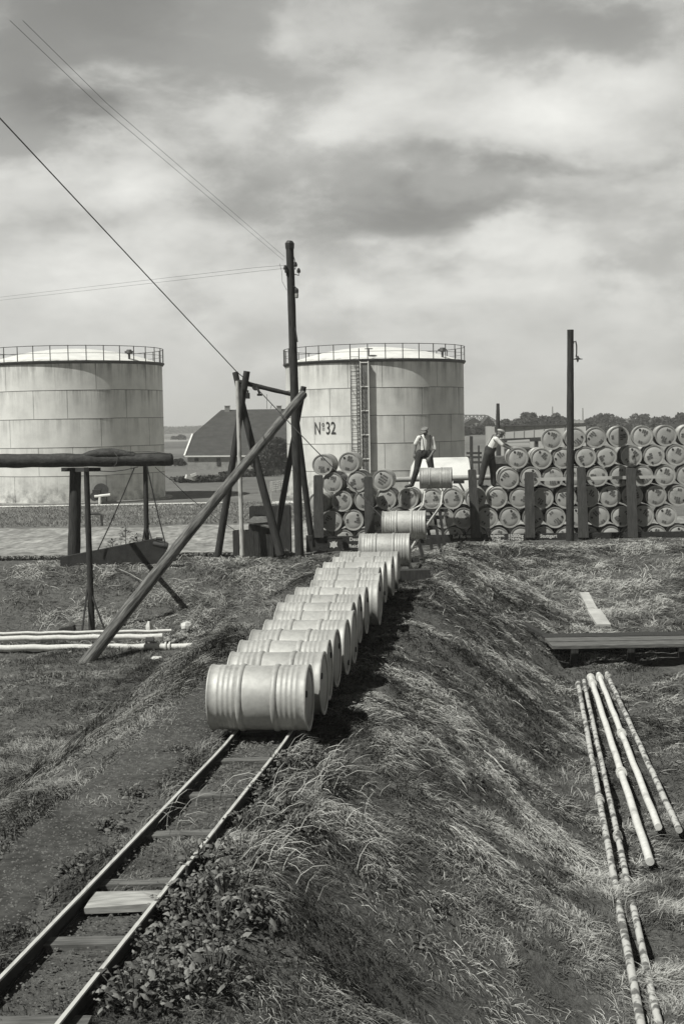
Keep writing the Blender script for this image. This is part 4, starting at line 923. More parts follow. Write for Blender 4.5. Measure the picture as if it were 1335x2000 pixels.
# diagonal strut
p0, p1 = P(160, 1306, 27.6), P(592, 770, 35.9)
q = MB(); q.log(p0-(p1-p0).normalized()*.2, p1, .135, .112, 14, 26, .035, .05)
tag(q.build_log('strut_pole', M['log_wood'], p0, p1), 'long weathered log leaning from the pit floor up against the utility pole', 'pole')
def leg(name, label, a, da, b_, db, r0, r1, m, bend=0.0):
    q = MB(); q.log(P(a[0], a[1], da), P(b_[0], b_[1], db), r0, r1, 12, 14, .04, bend); return tag(q.build_log(name, m, P(a[0], a[1], da), P(b_[0], b_[1], db)), label, 'pole', 'poles of the cable trestle')
leg('trestle_pole', 'trestle leg slanting from the left foot up to the forked left head', (425, 1088), 36.4, (482, 725), 36.15, .10, .085, M['tar_wood'])
leg('trestle_pole', 'trestle leg crossing to the right foot beside the sloping box', (548, 1084), 36.0, (459, 727), 36.35, .115, .075, M['tar_wood'], .03)
leg('trestle_pole', 'slim pale peeled post standing upright in the left head of the trestle', (473, 1085), 35.75, (463.5, 744), 35.95, .062, .05, M['pale_wood'])
leg('trestle_pole', 'trestle leg left of the utility pole slanting down to the dark crate', (536, 1060), 37.3, (593, 755), 36.75, .085, .075, M['tar_wood'])
leg('trestle_pole', 'trestle leg right of the utility pole slanting down towards the wagon end', (610, 1068), 37.2, (572, 765), 36.6, .085, .075, M['tar_wood'])
q = MB(); q.log(P(464, 745, 36.25), P(572, 771, 36.4), .062, .055, 10, 10, .05)
tag(q.build('cross_beam', M['tar_wood'], None, True, flat=50), 'dark round beam carrying the pulley between trestle and utility pole', 'beam')
pu = thing('pulley', 'dark iron pulley wheel hung on the cross beam of the trestle', 'pulley', P(499, 756, 36.2))
q = MB(); c = P(499, 756, 36.2); q.lathe([(.02, -.05), (.09, -.05), (.085, -.01), (.085, .01), (.09, .05), (.02, .05)], 20, 'Y', c); q.build('sheave', M['iron'], pu)
q = MB(); q.beam(P(499, 750, 36.2), P(507, 768, 36.1), .04, .05); q.beam(P(502, 771, 36.1), P(512, 771, 36.1), .05, .06); q.build('hook_block', M['iron'], pu)
q = MB(); q.box(P(484, 773, 36.05), (.10, .1, .15)); q.beam(P(484, 762, 36.1), P(484, 770, 36.1), .04, .04); tag(q.build('iron_block', M['iron']), 'small square iron block fixed to the left head of the trestle', 'fitting')
# cables
def cable(name, label, pts, r_, sag=0.0, m=None, n=5):
    q = MB(); out = []
    for a, b_ in zip(pts[:-1], pts[1:]):
        for k in range(12): t_ = k/12; p = a.lerp(b_, t_); p.z -= sag*4*t_*(1-t_); out.append(p)
    out.append(pts[-1]); q.tube(out, r_, n); return tag(q.build(name, m or M['iron']), label, 'cable')
cable('haul_cable', 'thick hauling cable from the upper left through the pulley down to the ramp', [P(-60, 166, 24.0), P(463, 727, 35.9), P(500, 757, 36.05), P(608, 871, 33.0), P(804, 1069, 27.1)], .0125)
cable('wire', 'upper left overhead wire running steeply up from the pole top', [P(553, 508, 36.2), P(190, 202, 21.0), P(20, 40, 18)], .0032)
cable('wire', 'right one of the paired overhead wires running steeply up from the pole top', [P(556, 502, 36.2), P(209, 202, 21.0), P(45, 40, 18)], .0032)
cable('wire', 'upper of two thin wires running nearly level to the left', [P(556, 518, 36.2), P(495, 523, 38.0), P(-30, 584, 60)], .004)
cable('wire', 'lower of two thin wires running nearly level to the left', [P(558, 524, 36.2), P(500, 530, 38), P(-30, 590, 60)], .004)
cable('lead_wire', 'slack lead curling down the left side of the pole top', [P(546, 515, 36.1), P(550, 530, 36.1), P(551, 550, 36.1), P(560, 567, 36.2)], .005)
cable('stay_cable', 'thin cable from the pipe gantry end down towards the boxes', [P(303, 912, 36.0), P(336, 938, 36.2), P(380, 980, 36.5), P(458, 1035, 36.6)], .008, .02)
# lamp post at the right
b0 = P(1112, 1052, 36.9); t0 = P(1113, 644, 36.9)
lp = thing('lamp_post', 'dark wooden lamp post with a curved bracket in front of the wagon', 'lamp post', (b0.x, b0.y, b0.z))
q = MB(); q.log(b0-Vector((0, 0, .25)), t0, .112, .085, 14, 20, .025); q.build('post', M['tar_wood'], lp, True, flat=50)
q = MB(); q.tube([P(1118, 672, 36.75), P(1120, 667, 36.75), P(1123, 666, 36.75), P(1125, 675, 36.75), P(1125, 690, 36.75), P(1124, 697, 36.75)], .018, 6); q.build('lamp_arm', M['iron'], lp)
q = MB(); c = P(1127, 700, 36.75); q.lathe([(.02, .07), (.035, .03), (.06, .0), (.135, -.015), (.132, -.028), (.02, -.02)], 20, 'Z', c); q.build('lamp_shade', M['iron'], lp)
q = MB(); q.lathe([(.02, -.02), (.03, -.05), (.02, -.09), (.002, -.1)], 10, 'Z', c); q.build('bulb', M['pale_board'], lp)
# ------------------------------------------------------------------ boxes at the trestle foot
def gz(px, d): p = P(px, 1080, d); return float(H(p.x, d, False))
def crate(name, label, px0, px1, ty, d, depth, m, lid=None, base_z=None):
    a = P(px0, ty, d); b_ = P(px1, ty, d); z0 = (gz((px0+px1)/2, d) if base_z is None else base_z)-.08
    t = thing(name, label, 'box', ((a.x+b_.x)/2, d+depth/2, z0)); n = max(3, int((b_.x-a.x)/.11)); w_ = (b_.x-a.x)/n
    q = MB()
    for k in range(n):
        for yy in (d, d+depth): q.box((a.x+w_*(k+.5), yy+random.uniform(-.004, .004), (z0+a.z)/2), (w_*.94, .025, a.z-z0-random.uniform(0, .02)))
    for xx in (a.x, b_.x): q.box((xx, d+depth/2, (z0+a.z)/2), (.025, depth-.03, a.z-z0-.02))
    q.build('side_boards', m, t)
    if lid:
        l0, l1, l2, l3 = lid; q = MB(); vs = [P(*v) for v in lid]; th = Vector((0, 0, .035)); q.add(vs+[v-th for v in vs], [(0, 1, 2, 3), (7, 6, 5, 4), (0, 4, 5, 1), (1, 5, 6, 2), (2, 6, 7, 3), (3, 7, 4, 0)]); q.build('lid', M['plank'], t)
    return t
crate('wooden_box', 'dark upright box with a sloping plank lid at the trestle foot', 486, 533, 1024, 36.2, .55, M['dark_plank'], [(482, 1019, 36.1), (529, 1030, 36.1), (531, 1008, 36.85), (500, 1004, 36.85)])
crate('wooden_box', 'small low dark box left of the sloping box, beside the pale post', 455, 487, 1037, 36.35, .4, M['dark_plank'])
crate('wooden_box', 'wide dark crate behind the sloping box by the utility pole', 487, 566, 990, 41.0, .6, M['dark_plank'], base_z=1.2)
q = MB()
for k in range(5): q.beam(P(527, 942+4*k, 60), P(553, 938+4*k, 60), .08, .05)
for k in range(3): q.beam(P(529+10*k, 940, 60.1), P(528+10*k, 960, 60.1), .06, .05, (0, 1, 0))
q.beam(P(529, 958, 60), P(529, 1012, 60), .06, .06, (0, 1, 0)); q.beam(P(552, 955, 60), P(552, 1012, 60), .06, .06, (0, 1, 0))
# (kept low: the slatted pallet leans on the meadow)
tag(q.build('slatted_rack', M['pale_wood']), 'pale slatted rack standing in the meadow behind the trestle', 'rack')
q = MB(); a = P(603, 1045, 37.0); q.box(P(604, 1062, 37.0), (.17, .1, .45)); q.box(P(604.5, 1050, 36.94), (.07, .01, .10)); tag(q.build('marker_post', M['dark_plank']), 'short dark marker post at the left end of the wagon', 'post')

# ------------------------------------------------------------------ pipe gantry at the left
ga = thing('pipe_gantry', 'dark gantry of posts carrying a thick lagged pipe over the left pit', 'gantry', P(145, 1088, 36.0))
M['lagging'] = mat('tarred_lagging', 0.05, 0.028, 5, (1, 1, 1), rough=0.75, bump=0.03, extra=(12, 0.3))
pts = []; rr = []; n_ = 40
for k in range(n_+1):
    u_ = k/n_; px = -160+(334+160)*u_; py = 902-5*u_+0.5*math.sin(k*1.3); pts.append(P(px, py, 35.8)); rr.append(.185+.004*math.sin(k*0.9)-.015*u_)
q = MB(); q.tube([pts[0]]+pts+[P(338, 897, 35.8)], [rr[0]]+rr+[.13], 18, jit=.02); gp = q.build('lagged_pipe', M['lagging'], ga, True, flat=60)
q = MB(); q.tube([P(162+14*k, 890-1.5*math.sin(k/7*3.1)*3, 35.75) for k in range(9)], [.05, .10, .13, .13, .13, .12, .10, .09, .05], 12, jit=.04); q.build('canvas_wrap', M['lagging'], gp, True, flat=60)
q = MB(); q.tube([P(224, 884, 35.62), P(230, 892, 35.58), P(228, 905, 35.6), P(222, 912, 35.64)], .008, 5); q.tube([P(247, 882, 35.7), P(300, 882, 35.7), P(330, 886, 35.7)], .012, 5); q.build('lashing', M['plank'], gp)
def post(px, ty, by, d, r0, r1, d2=None, name='gantry_post', m=None):
    q = MB(); b_ = P(px[1], by, d2 or d); t_ = P(px[0], ty, d); b_.z = min(b_.z, float(H(b_.x, b_.y, False))-.1) if by > 1000 else b_.z
    q.log(b_, t_, r0, r1, 14, 14, .03); return q.build(name, m or M['tar_wood'], ga, True, flat=50)
post((146.5, 915), 915, 1088, 36.1, .165, .155) if False else post((148, 144), 915, 1090, 36.1, .17, .15)
post((169, 180), 915, 1238, 31.2, .075, .062)
post((284, 287), 905, 1085, 35.9, .07, .06)
q = MB(); q.beam(P(122, 917, 36.2), P(195, 917, 35.9), .12, .10); q.beam(P(169, 917, 31.0), P(150, 918, 36.2), .10, .10); q.build('bearer', M['tar_wood'], ga)
for (a, da, b_, db) in [((171, 1150), 31.2, (160, 1238), 30.9), ((175, 1150), 31.2, (203, 1226), 31.0), ((283, 1030), 35.9, (279, 1056), 35.7), ((289, 1030), 35.9, (297, 1056), 35.7)]:
    q = MB(); q.tube([P(a[0], a[1], da), P(b_[0], b_[1], db)], .022, 6); q.build('brace', M['iron'], ga)
for (a, b_, r_) in [((263, 913), (191, 1075), .016), ((286, 905), (322, 1058), .016), ((270, 912), (195, 920), .01)]:
    q = MB(); p_, q_ = P(a[0], a[1], 35.7), P(b_[0], b_[1], 35.5); q.tube([p_, p_.lerp(q_, .33)-Vector((0, 0, .04)), p_.lerp(q_, .66)-Vector((0, 0, .05)), q_], r_, 6); q.build('tie_rod', M['iron'], ga)
q = MB(); vs = [P(118, 1118, 35.6), P(292, 1118, 35.6), P(322, 1078, 35.6), P(325, 1062, 35.6), P(300, 1053, 35.6), P(118, 1089, 35.6)]
vs2 = [v+Vector((0, .35, 0)) for v in vs]; q.add(vs+vs2, [(0, 1, 2, 3, 4, 5), (11, 10, 9, 8, 7, 6)]+[(j, j+6, (j+1) % 6+6, (j+1) % 6) for j in range(6)])
ch = thing('wooden_chute', 'dark wooden chute with iron stub lying on the bank below the gantry', 'chute', P(220, 1090, 35.4)); cb_ = q.build('trough', M['wagon'], ch)
q = MB(); q.tube([P(300, 1062, 35.15), P(322, 1066, 35.1)], .07, 12); q.tube([P(322, 1066, 35.1), P(328, 1067, 35.1)], .09, 12); q.tube([P(305, 1052, 35.1), P(318, 1053, 35.1)], .04, 8); q.tube([P(319, 1045, 35.1), P(327, 1090, 35.0)], .012, 6); q.build('iron_stub', M['iron'], ch)
def shrub(px, py, d, h, w_, label, n=90, seed=1):
    base = P(px, py, d); rs = np.random.RandomState(seed); t = thing('young_plant', label, 'plant', base, 0, 'young plants on the bank by the chute')
    st = MB(); V_ = []; F = []; T = []
    st.tube([base, base+Vector((.01, 0, h))], [.012, .004], 5)
    for k in range(7): z_ = h*(.15+.12*k); a = rs.uniform(0, 6.3); e_ = base+Vector((w_*.5*math.cos(a), w_*.3*math.sin(a), z_+.06)); st.tube([base+Vector((0, 0, z_)), e_], .004, 4)
    st.build('stem', M['bark'], t)
    for k in range(n):
        z_ = h*rs.uniform(.15, 1.02); rad = w_*.5*(1-.7*z_/h)*math.sqrt(rs.rand())*1.3; a = rs.uniform(0, 6.3); p = base+Vector((rad*math.cos(a), rad*math.sin(a)*.7, z_)); s_ = rs.uniform(.04, .09)
        d_ = Vector((math.cos(a), math.sin(a)*.6, rs.uniform(-.3, .7))).normalized(); sd = Vector((-d_.y, d_.x, rs.uniform(-.4, .4))).normalized()*s_*.3; b0_ = len(V_)
        V_ += [p, p+d_*s_*.5+sd, p+d_*s_, p+d_*s_*.5-sd]; F.append((b0_, b0_+1, b0_+2, b0_+3)); T += [rs.uniform(.1, .7)]*4
    q = MB(); q.add(V_, F); o = q.build('leaves', M['weed'], t); at = o.data.attributes.new('tone', 'FLOAT', 'POINT'); at.data.foreach_set('value', np.array(T, np.float32))
shrub(246, 1074, 35.9, .62, .34, 'tallest young plant rising behind the chute', 120, 2)
shrub(220, 1072, 35.9, .25, .28, 'small leafy plant left of the tallest one behind the chute', 60, 3)
shrub(268, 1066, 35.9, .30, .36, 'bushy young plant between the tallest one and the gantry post', 90, 4)

# inverted-U pipe in the meadow by the left tank
q = MB(); q.tube([P(168, 1030, 70), P(168, 1008, 70), P(172, 1003.5, 70), P(192, 1003, 70), P(198, 1006, 70), P(199.5, 1027, 70)], .07, 8); tag(q.build('vent_pipe', M['iron2'], None, True), 'low bent dark pipe loop standing in the meadow seen through the gantry', 'pipe')

# ------------------------------------------------------------------ pipes in the left pit
def pipe(name, label, a, b_, r_, m, flange=None, grp=None):
    t = thing(name, label, 'pipe', ((a+b_)/2).xyz, 0, grp); q = MB(); k = 16; q.tube([a.lerp(b_, i/k)+Vector((0, 0, .01*math.sin(i*2.1))) for i in range(k+1)], [r_*(1+.02*math.sin(i*3.3)) for i in range(k+1)], 16); q.build('pipe_run', m, t, True, flat=50)
    if flange:
        for f in flange:
            p = a.lerp(b_, f); d_ = (b_-a).normalized()
            for o_ in (-.05, .035): q = MB(); q.tube([p+d_*o_, p+d_*(o_+.03)], r_*1.55, 16); q.build('flange', m, t)
    return t
gL = 'pipes lying in the left pit'
def fl(px, py, d, r_): p = P(px, py, d); p.z = max(p.z, float(H(p.x, p.y, False))+r_*.6); return p
pipe('white_pipe', 'thick white pipe with a flange near its open end, nearest in the left pit', P(-40, 1266, 29.4), P(389, 1262.5, 29.4), .068, M['pipe_white'], (.855,), gL)
pipe('white_pipe', 'second white pipe from the front in the left pit, ending near rubble', P(-40, 1248, 30.0), P(318, 1243, 30.0), .060, M['pipe_white'], None, gL)
pipe('white_pipe', 'rearmost thin white pipe in the left pit at the foot of the bank', P(-40, 1238, 30.4), P(335, 1232, 30.6), .034, M['pipe_white'], None, gL)
q = MB(); q.tube([P(285, 1252, 29.7), P(301, 1252, 29.7)], .085, 14); tag(q.build('pipe_stub', M['iron']), 'short black pipe stub between the white pipes of the left pit', 'pipe')
def rubble(px, py, d, w_, h_, label, seed):
    q = MB(); rs = random.Random(seed); c = P(px, py, d); c.z = max(c.z, float(H(c.x, c.y, False))+h_*.3)
    vs = []; 
    for k in range(10): a = k/10*6.283; vs.append(c+Vector((w_*.5*math.cos(a)*rs.uniform(.7, 1.1), .12*math.sin(a)*rs.uniform(.7, 1.1), h_*.3*rs.uniform(-1, 1))))
    tp = [c+(v-c)*.6+Vector((0, -.02, h_*rs.uniform(.4, .9))) for v in vs]; b_ = [v-Vector((0, 0, h_*.6)) for v in vs]
    q.add(b_+vs+tp+[c+Vector((0, 0, h_*.8))], [(j, (j+1) % 10, 10+(j+1) % 10, 10+j) for j in range(10)]+[(10+j, 10+(j+1) % 10, 20+(j+1) % 10, 20+j) for j in range(10)]+[(20+j, 20+(j+1) % 10, 30) for j in range(10)])
    tag(q.build('rubble_lump', M['white']), label, 'rubble', 'pale rubble in the left pit')
rubble(366, 1220, 31.0, .30, .10, 'broad white lump on the bank foot above the flanged pipe end', 1)
rubble(292, 1222, 31.0, .16, .12, 'pointed white lump standing behind the second pipe', 2)
rubble(308, 1298, 28.0, .34, .06, 'flat broken whitish lump in front of the nearest pipe', 3)
rubble(138, 1279, 28.8, .14, .07, 'small white lump below the nearest pipe at the left', 4)
q = MB(); a, b_ = P(118, 1232, 30.8), P(146, 1226, 30.8); q.beam(a, b_, .25, .12); tag(q.build('timber_offcut', M['dark_plank']), 'dark timber offcut lying at the left behind the pipes', 'timber')
# rails/pipes of the old line low left
q = MB()
for o_ in (0, ):
    pts = [Vector((float(xr(y))-3.65, y, float(H(xr(y)-3.65, y, False))+.07)) for y in np.arange(14, 24, .5)]
    for a, b_ in zip(pts[:-1], pts[1:]): q.beam(a, b_, .05, .09)
tag(q.build('buried_rail', M['rail_side']), 'dark half-buried rail running along the foot of the left flank', 'rail')

# right pit: pipes, timbers
gR = 'old pipes in the right pit'
def rp(px0, py0, px1, py1, z0=4.62, ext=0.0):
    d0 = FPX*z0/(unroll(px0, py0)[1]-HORIZ); d1 = FPX*z0/(unroll(px1, py1)[1]-HORIZ); a = P(px0, py0, d0); b_ = P(px1, py1, d1); return a, b_+(b_-a)*ext
def lay(label, px0, py0, px1, py1, r_, m, fl_, ext=0.0):
    a, b_ = rp(px0, py0, px1, py1, 3.86-r_, ext); return pipe('old_pipe', label, b_, a, r_, m, fl_, gR)
lay('flaking white pipe nearest the grass slope in the right pit', 1128, 1335, 1181, 1622, .031, M['pipe_old'], (.99, .55), .9)
lay('flaking pipe second from the slope, broken up by grass', 1139, 1330, 1186, 1545, .028, M['pipe_old'], (.4,), 1.1)
lay('cleanest white pipe with double collar, third from the slope', 1152, 1322, 1190, 1440, .038, M['pipe_white'], (.99, .94, .35), 1.2)
lay('short white pipe at the right with collar near its head', 1168, 1318, 1208, 1420, .036, M['pipe_white'], (.97, .5), 1.2)
lay('outermost white pipe at the far right of the pit', 1184, 1316, 1232, 1420, .032, M['pipe_old'], (.97,), 1.2)
hd_ = thing('timber_crossing', 'dark plank crossing with a shadowed opening over the right pit pipes', 'crossing', P(1150, 1290, 23.0))
for k, (ya, yb, d) in enumerate([(1244, 1238, 23.45), (1252, 1247, 23.0), (1261, 1256, 22.55)]):
    q = MB(); q.beam(P(1058+8*k, ya, d), P(1400, yb, d), .40, .05); q.build('plank', [M['dark_plank'], M['plank'], M['plank']][k], hd_)
q = MB(); q.beam(P(1066, 1268, 23.75), P(1400, 1262, 23.75), .06, .42); q.build('back_wall', M['dark_plank'], hd_)
for px in (1120, 1230, 1330): q = MB(); q.beam(P(px, 1264, 22.9), P(px, 1300, 22.9), .12, .12, (0, 1, 0)); q.build('prop', M['dark_plank'], hd_)
q = MB(); q.beam(P(1022, 1218, 24.3), P(1066, 1243, 23.5), .10, .05); tag(q.build('plank', M['dark_plank']), 'thin dark plank slanting down the bank to the plank crossing', 'plank')
a, b_ = gpt(1139, 1165), gpt(1172, 1230)
q = MB(); up = Vector((0, -.05, .07)); q.beam(a+up, a.lerp(b_, .62)+up, .19, .06); q2 = a.lerp(b_, .58)+up*1.4; q.beam(q2, b_+up*1.2+Vector((.05, 0, 0)), .26, .06)
tag(q.build('pale_slab', M['pale_bar']), 'pale broken slab lying on the right bank above the plank crossing', 'slab')
def stick(a, b_, label, r_=.008):
    a = gpt(*a); b_ = gpt(*b_); q = MB(); o_ = Vector((0, 0, .12)); q.tube([a+o_, a.lerp(b_, .5)+o_*1.2, b_+o_], r_, 5); tag(q.build('stick', M['pale_board']), label, 'stick', 'sticks lying in the grass')
stick((945, 1490), (985, 1530), 'pale thin stick lying in the middle of the right slope')
stick((232, 1120), (280, 1145), 'pale stick in the tangled hay left of the leaning log')

# ------------------------------------------------------------------ things behind the wagon
M['white_tank'] = mat('white_body', 0.62, 0.42, 1.2, rough=0.6, lo=0.25, hi=0.5)
d = 46.0; z1 = P(850, 895, d).z; z0 = .9
t = thing('tank_car', 'whitish tank body with a rounded left end standing behind the wagon', 'tank car', (P(860, 950, d).x, d+.8, .2))
x0, x1 = P(799, 900, d).x, P(918, 900, d).x
q = MB(); rr = (z1-z0)/2; cz = (z1+z0)/2
prof = [(.01, x0), (rr*.5, x0+.03), (rr*.8, x0+.10), (rr*.95, x0+.22), (rr, x0+.4), (rr, x1-.02), (rr*.98, x1), (.01, x1)]
vs = MB().lathe(prof, 40, 'X', (0, d+.9, cz)); vs.build('tank_body', M['white_tank'], t, True, flat=40)
q = MB(); q.box(((x0+x1)/2, d+.9, z0-.08), (x1-x0+.2, 1.4, .14)); q.box(((x0+x1)/2, d+.9, .5), (x1-x0-.4, 1.2, .6)); q.build('under_frame', M['wagon'], t)
q = MB(); q.tube([(x1+.03, d+.15, z0), (x1+.03, d+.15, z1+.02)], .025, 6); q.build('edge_strip', M['plank'], t)
q = MB(); a, b_ = P(765, 937, 44.6), P(992, 931, 44.6); q.tube([a, b_], .085, 16)
tag(q.build('delivery_pipe', M['drum_head'], None, True, flat=40), 'long level grey pipe running behind the wagon past both workers', 'pipe')
q = MB(); q.box(P(895, 941, 44.9), (.36, .12, .11)); q.beam(P(895, 941, 44.95), P(895, 941, 46), .05, .05); tag(q.build('dark_plate', M['iron']), 'small dark plate in front of the whitish tank body', 'plate')
# trestles of the loading canopy
cn = thing('loading_canopy', 'dark beam on posts in front of the long shed, behind the bending worker', 'canopy', P(1010, 940, 70))
q = MB(); q.beam(P(974, 861, 70), P(1075, 857, 70), .25, .20); q.build('beam', M['iron2'], cn)
for px in (974, 1047, 1075, 1010):
    q = MB(); b0 = P(px, 862, 70); q.beam((b0.x, 70, 0), b0, .16, .12, (0, 1, 0)); q.build('post', M['iron2'], cn)
q = MB()
fn = thing('iron_trestle', 'dark iron trestle with cross rails between tank and bending worker', 'trestle', P(925, 940, 60))
for px in (918, 921, 934): q = MB(); b0 = P(px, 852 if px < 930 else 870, 60); q.beam((b0.x, 60, 0), b0, .07, .07, (0, 1, 0)); q.build('post', M['iron2'], fn)
for py in (885, 893, 903): q = MB(); q.beam(P(910, py, 60), P(940, py, 60), .06, .10); q.build('cross_rail', M['iron2'], fn)
# second wagon with bundles
sw = thing('flat_wagon', 'distant pale flat wagon with a rolled load behind the bending worker', 'wagon', P(1000, 920, 64), 0)
q = MB(); q.box(P(1010, 897, 64), (2.9, 2, .32)); q.build('deck', M['plank'], sw)
q = MB(); q.box(P(1010, 905, 64), (2.8, 1.8, .2)); q.build('under_frame', M['iron2'], sw)
for px in (982, 1035): q = MB(); c = P(px, 915, 64.0); q.tube([c, c+Vector((0, .12, 0))], .4, 20); q.build('wheel', M['iron2'], sw)
q = MB(); q.tube([P(990, 867, 64), P(1033, 865, 64)], .16, 12, jit=.06); q.tube([P(990, 874, 63.8), P(1033, 873, 63.8)], .17, 12, jit=.06); tag(q.build('tarpaulin_roll', M['field_light']), 'two rolled pale tarpaulins on the distant flat wagon', 'tarpaulin')
q = MB(); c = P(1012, 886, 64.2); q.box(c, (1.25, .8, .5)); tag(q.build('covered_load', M['iron2'], None), 'dark covered load under the tarpaulin rolls on the distant flat wagon', 'load')

# long shed
M['shed'] = mat('shed_wall', 0.36, 0.30, .3, (1, 1, .3), rough=0.9, extra=(3, .06)); M['shed_roof'] = mat('shed_roof', 0.26, 0.2, .3, rough=.9)
sd = thing('long_shed', 'long low grey shed with a flat eave behind the right drum stack', 'shed', P(1100, 880, 125))
a, b_ = P(965, 833, 125), P(1143, 828.5, 118); a2 = P(1400, 838, 112)
q = MB(); q.add([Vector((a.x, a.y, 0)), Vector((b_.x, b_.y, 0)), b_, a, Vector((a.x, a.y+8, 0)), Vector((b_.x, b_.y+8, 0)), b_+Vector((0, 8, 0)), a+Vector((0, 8, 0))], [(0, 1, 2, 3), (5, 4, 7, 6), (1, 5, 6, 2), (4, 0, 3, 7), (3, 2, 6, 7)]); q.build('wall', M['shed'], sd)
q = MB(); q.beam(a+Vector((-.2, -.15, .05)), b_+Vector((.2, -.15, .05)), .3, .12); q.build('eave', M['iron2'], sd)
for k in range(1, 9): q = MB(); p = a.lerp(b_, k/9.); q.beam(Vector((p.x, p.y-.04, 0)), p-Vector((0, .04, .1)), .06, .08, (0, 1, 0)); q.build('wall_post', M['shed_roof'], sd)
sd2 = thing('brick_shed', 'dark end of a second shed right of the long grey shed', 'shed', P(1250, 880, 116))
q = MB(); c0 = P(1150, 843, 118)+Vector((0, .5, 0)); c1 = a2; q.add([Vector((c0.x, c0.y, 0)), Vector((c1.x, c1.y, 0)), c1, c0, Vector((c0.x, c0.y+9, 0)), Vector((c1.x, c1.y+9, 0)), c1+Vector((0, 9, 0)), c0+Vector((0, 9, 0))], [(0, 1, 2, 3), (5, 4, 7, 6), (1, 5, 6, 2), (4, 0, 3, 7), (3, 2, 6, 7)]); q.build('wall', M['shed_roof'], sd2)
q = MB(); q.beam(c0+Vector((0, -.1, .05)), c1+Vector((0, -.1, .05)), .3, .15); q.build('eave', M['iron2'], sd2)
# tall thin pole
q = MB(); b0 = P(973, 960, 90); b0.z = 0; q.tube([b0, P(971.5, 815, 90), P(971.5, 788, 90)], [.16, .13, .10], 10); q.beam(P(968, 814, 90), P(975, 814, 90), .12, .1); q.beam(P(969, 817, 90), P(974, 817, 90), .12, .1)
tag(q.build('mast', M['tar_wood']), 'thin dark mast rising behind the bending worker', 'mast')

# farmhouse with the big dark roof
hs = thing('farmhouse', 'low farmhouse with a large dark half-hipped roof behind the trestle', 'house', P(460, 920, 165))
dh = 165.; M['roof_tiles'] = mat('dark_roof_tiles', 0.065, 0.045, 1.2, (1, 1, 3), rough=.9, extra=(8, .25)); M['house_wall'] = mat('brick_wall', 0.30, 0.22, 2, rough=.9, extra=(9, .15))
e0, e1 = P(361, 890.5, dh), P(625, 889, dh); r0, r1 = P(432, 800.5, dh+6), P(556, 797.5, dh+6)
hz_ = P(377, 848, dh+3.2); e0b = e0+Vector((0, 12, 0)); e1b = e1+Vector((0, 12, 0)); r1b = P(600, 798, dh+6)
hzb = hz_+Vector((0, 5.6, 0))
q = MB(); q.add([e0, e1, r1b, r0, hz_, e0b, e1b, hzb], [(0, 1, 2, 3, 4), (4, 3, 7), (7, 3, 2, 6, 5), (1, 6, 2)]); rf = q.build('roof', M['roof_tiles'], hs)
q = MB(); q.beam(e0+Vector((0, -.05, -.05)), e1+Vector((0, -.05, -.05)), .2, .16); q.beam(e0+Vector((-.05, 0, 0)), hz_+Vector((-.05, 0, 0)), .2, .2); q.build('eave_board', M['tank_roof'], hs)
q = MB(); z_ = e0.z-.1; q.add([(e0.x+.3, dh+.12, 0), (e1.x, dh+.12, 0), (e1.x, dh+.12, z_), (e0.x+.3, dh+.12, z_), (e0.x+.3, dh+11.5, 0), (e1.x, dh+11.5, 0), (e1.x, dh+11.5, z_), (e0.x+.3, dh+11.5, z_)], [(0, 1, 2, 3), (4, 7, 6, 5), (0, 3, 7, 4), (1, 5, 6, 2)]); q.build('wall', M['house_wall'], hs)
q = MB(); q.add([(e0.x+.3, dh+.5, z_), (e0.x+.3, dh+11.5, z_), hzb+Vector((.1, 0, -.1)), hz_+Vector((.1, 0, -.1))], [(0, 1, 2, 3)]); q.build('gable', M['house_wall'], hs)
for px in (384, 427): q = MB(); p = P(px, 898 if px < 400 else 902, dh+.08); q.box(p, (.5 if px < 400 else .45, .06, .35 if px < 400 else .95)); q.build('window', M['black'], hs)
for px, w_ in ((444, .6), (545, .55)): q = MB(); p = P(px, 799, dh+6); q.box(p, (w_, .6, .7)); q.box(p+Vector((0, 0, .38)), (w_*1.2, .75, .08)); q.build('chimney', M['shed_roof'], hs)
q = MB(); q.tube([P(521, 798, dh+6), P(521, 770, dh+6)], .03, 5); q.tube([P(528, 798, dh+6), P(531, 789, dh+6)], .03, 5); q.build('aerial', M['iron2'], hs)

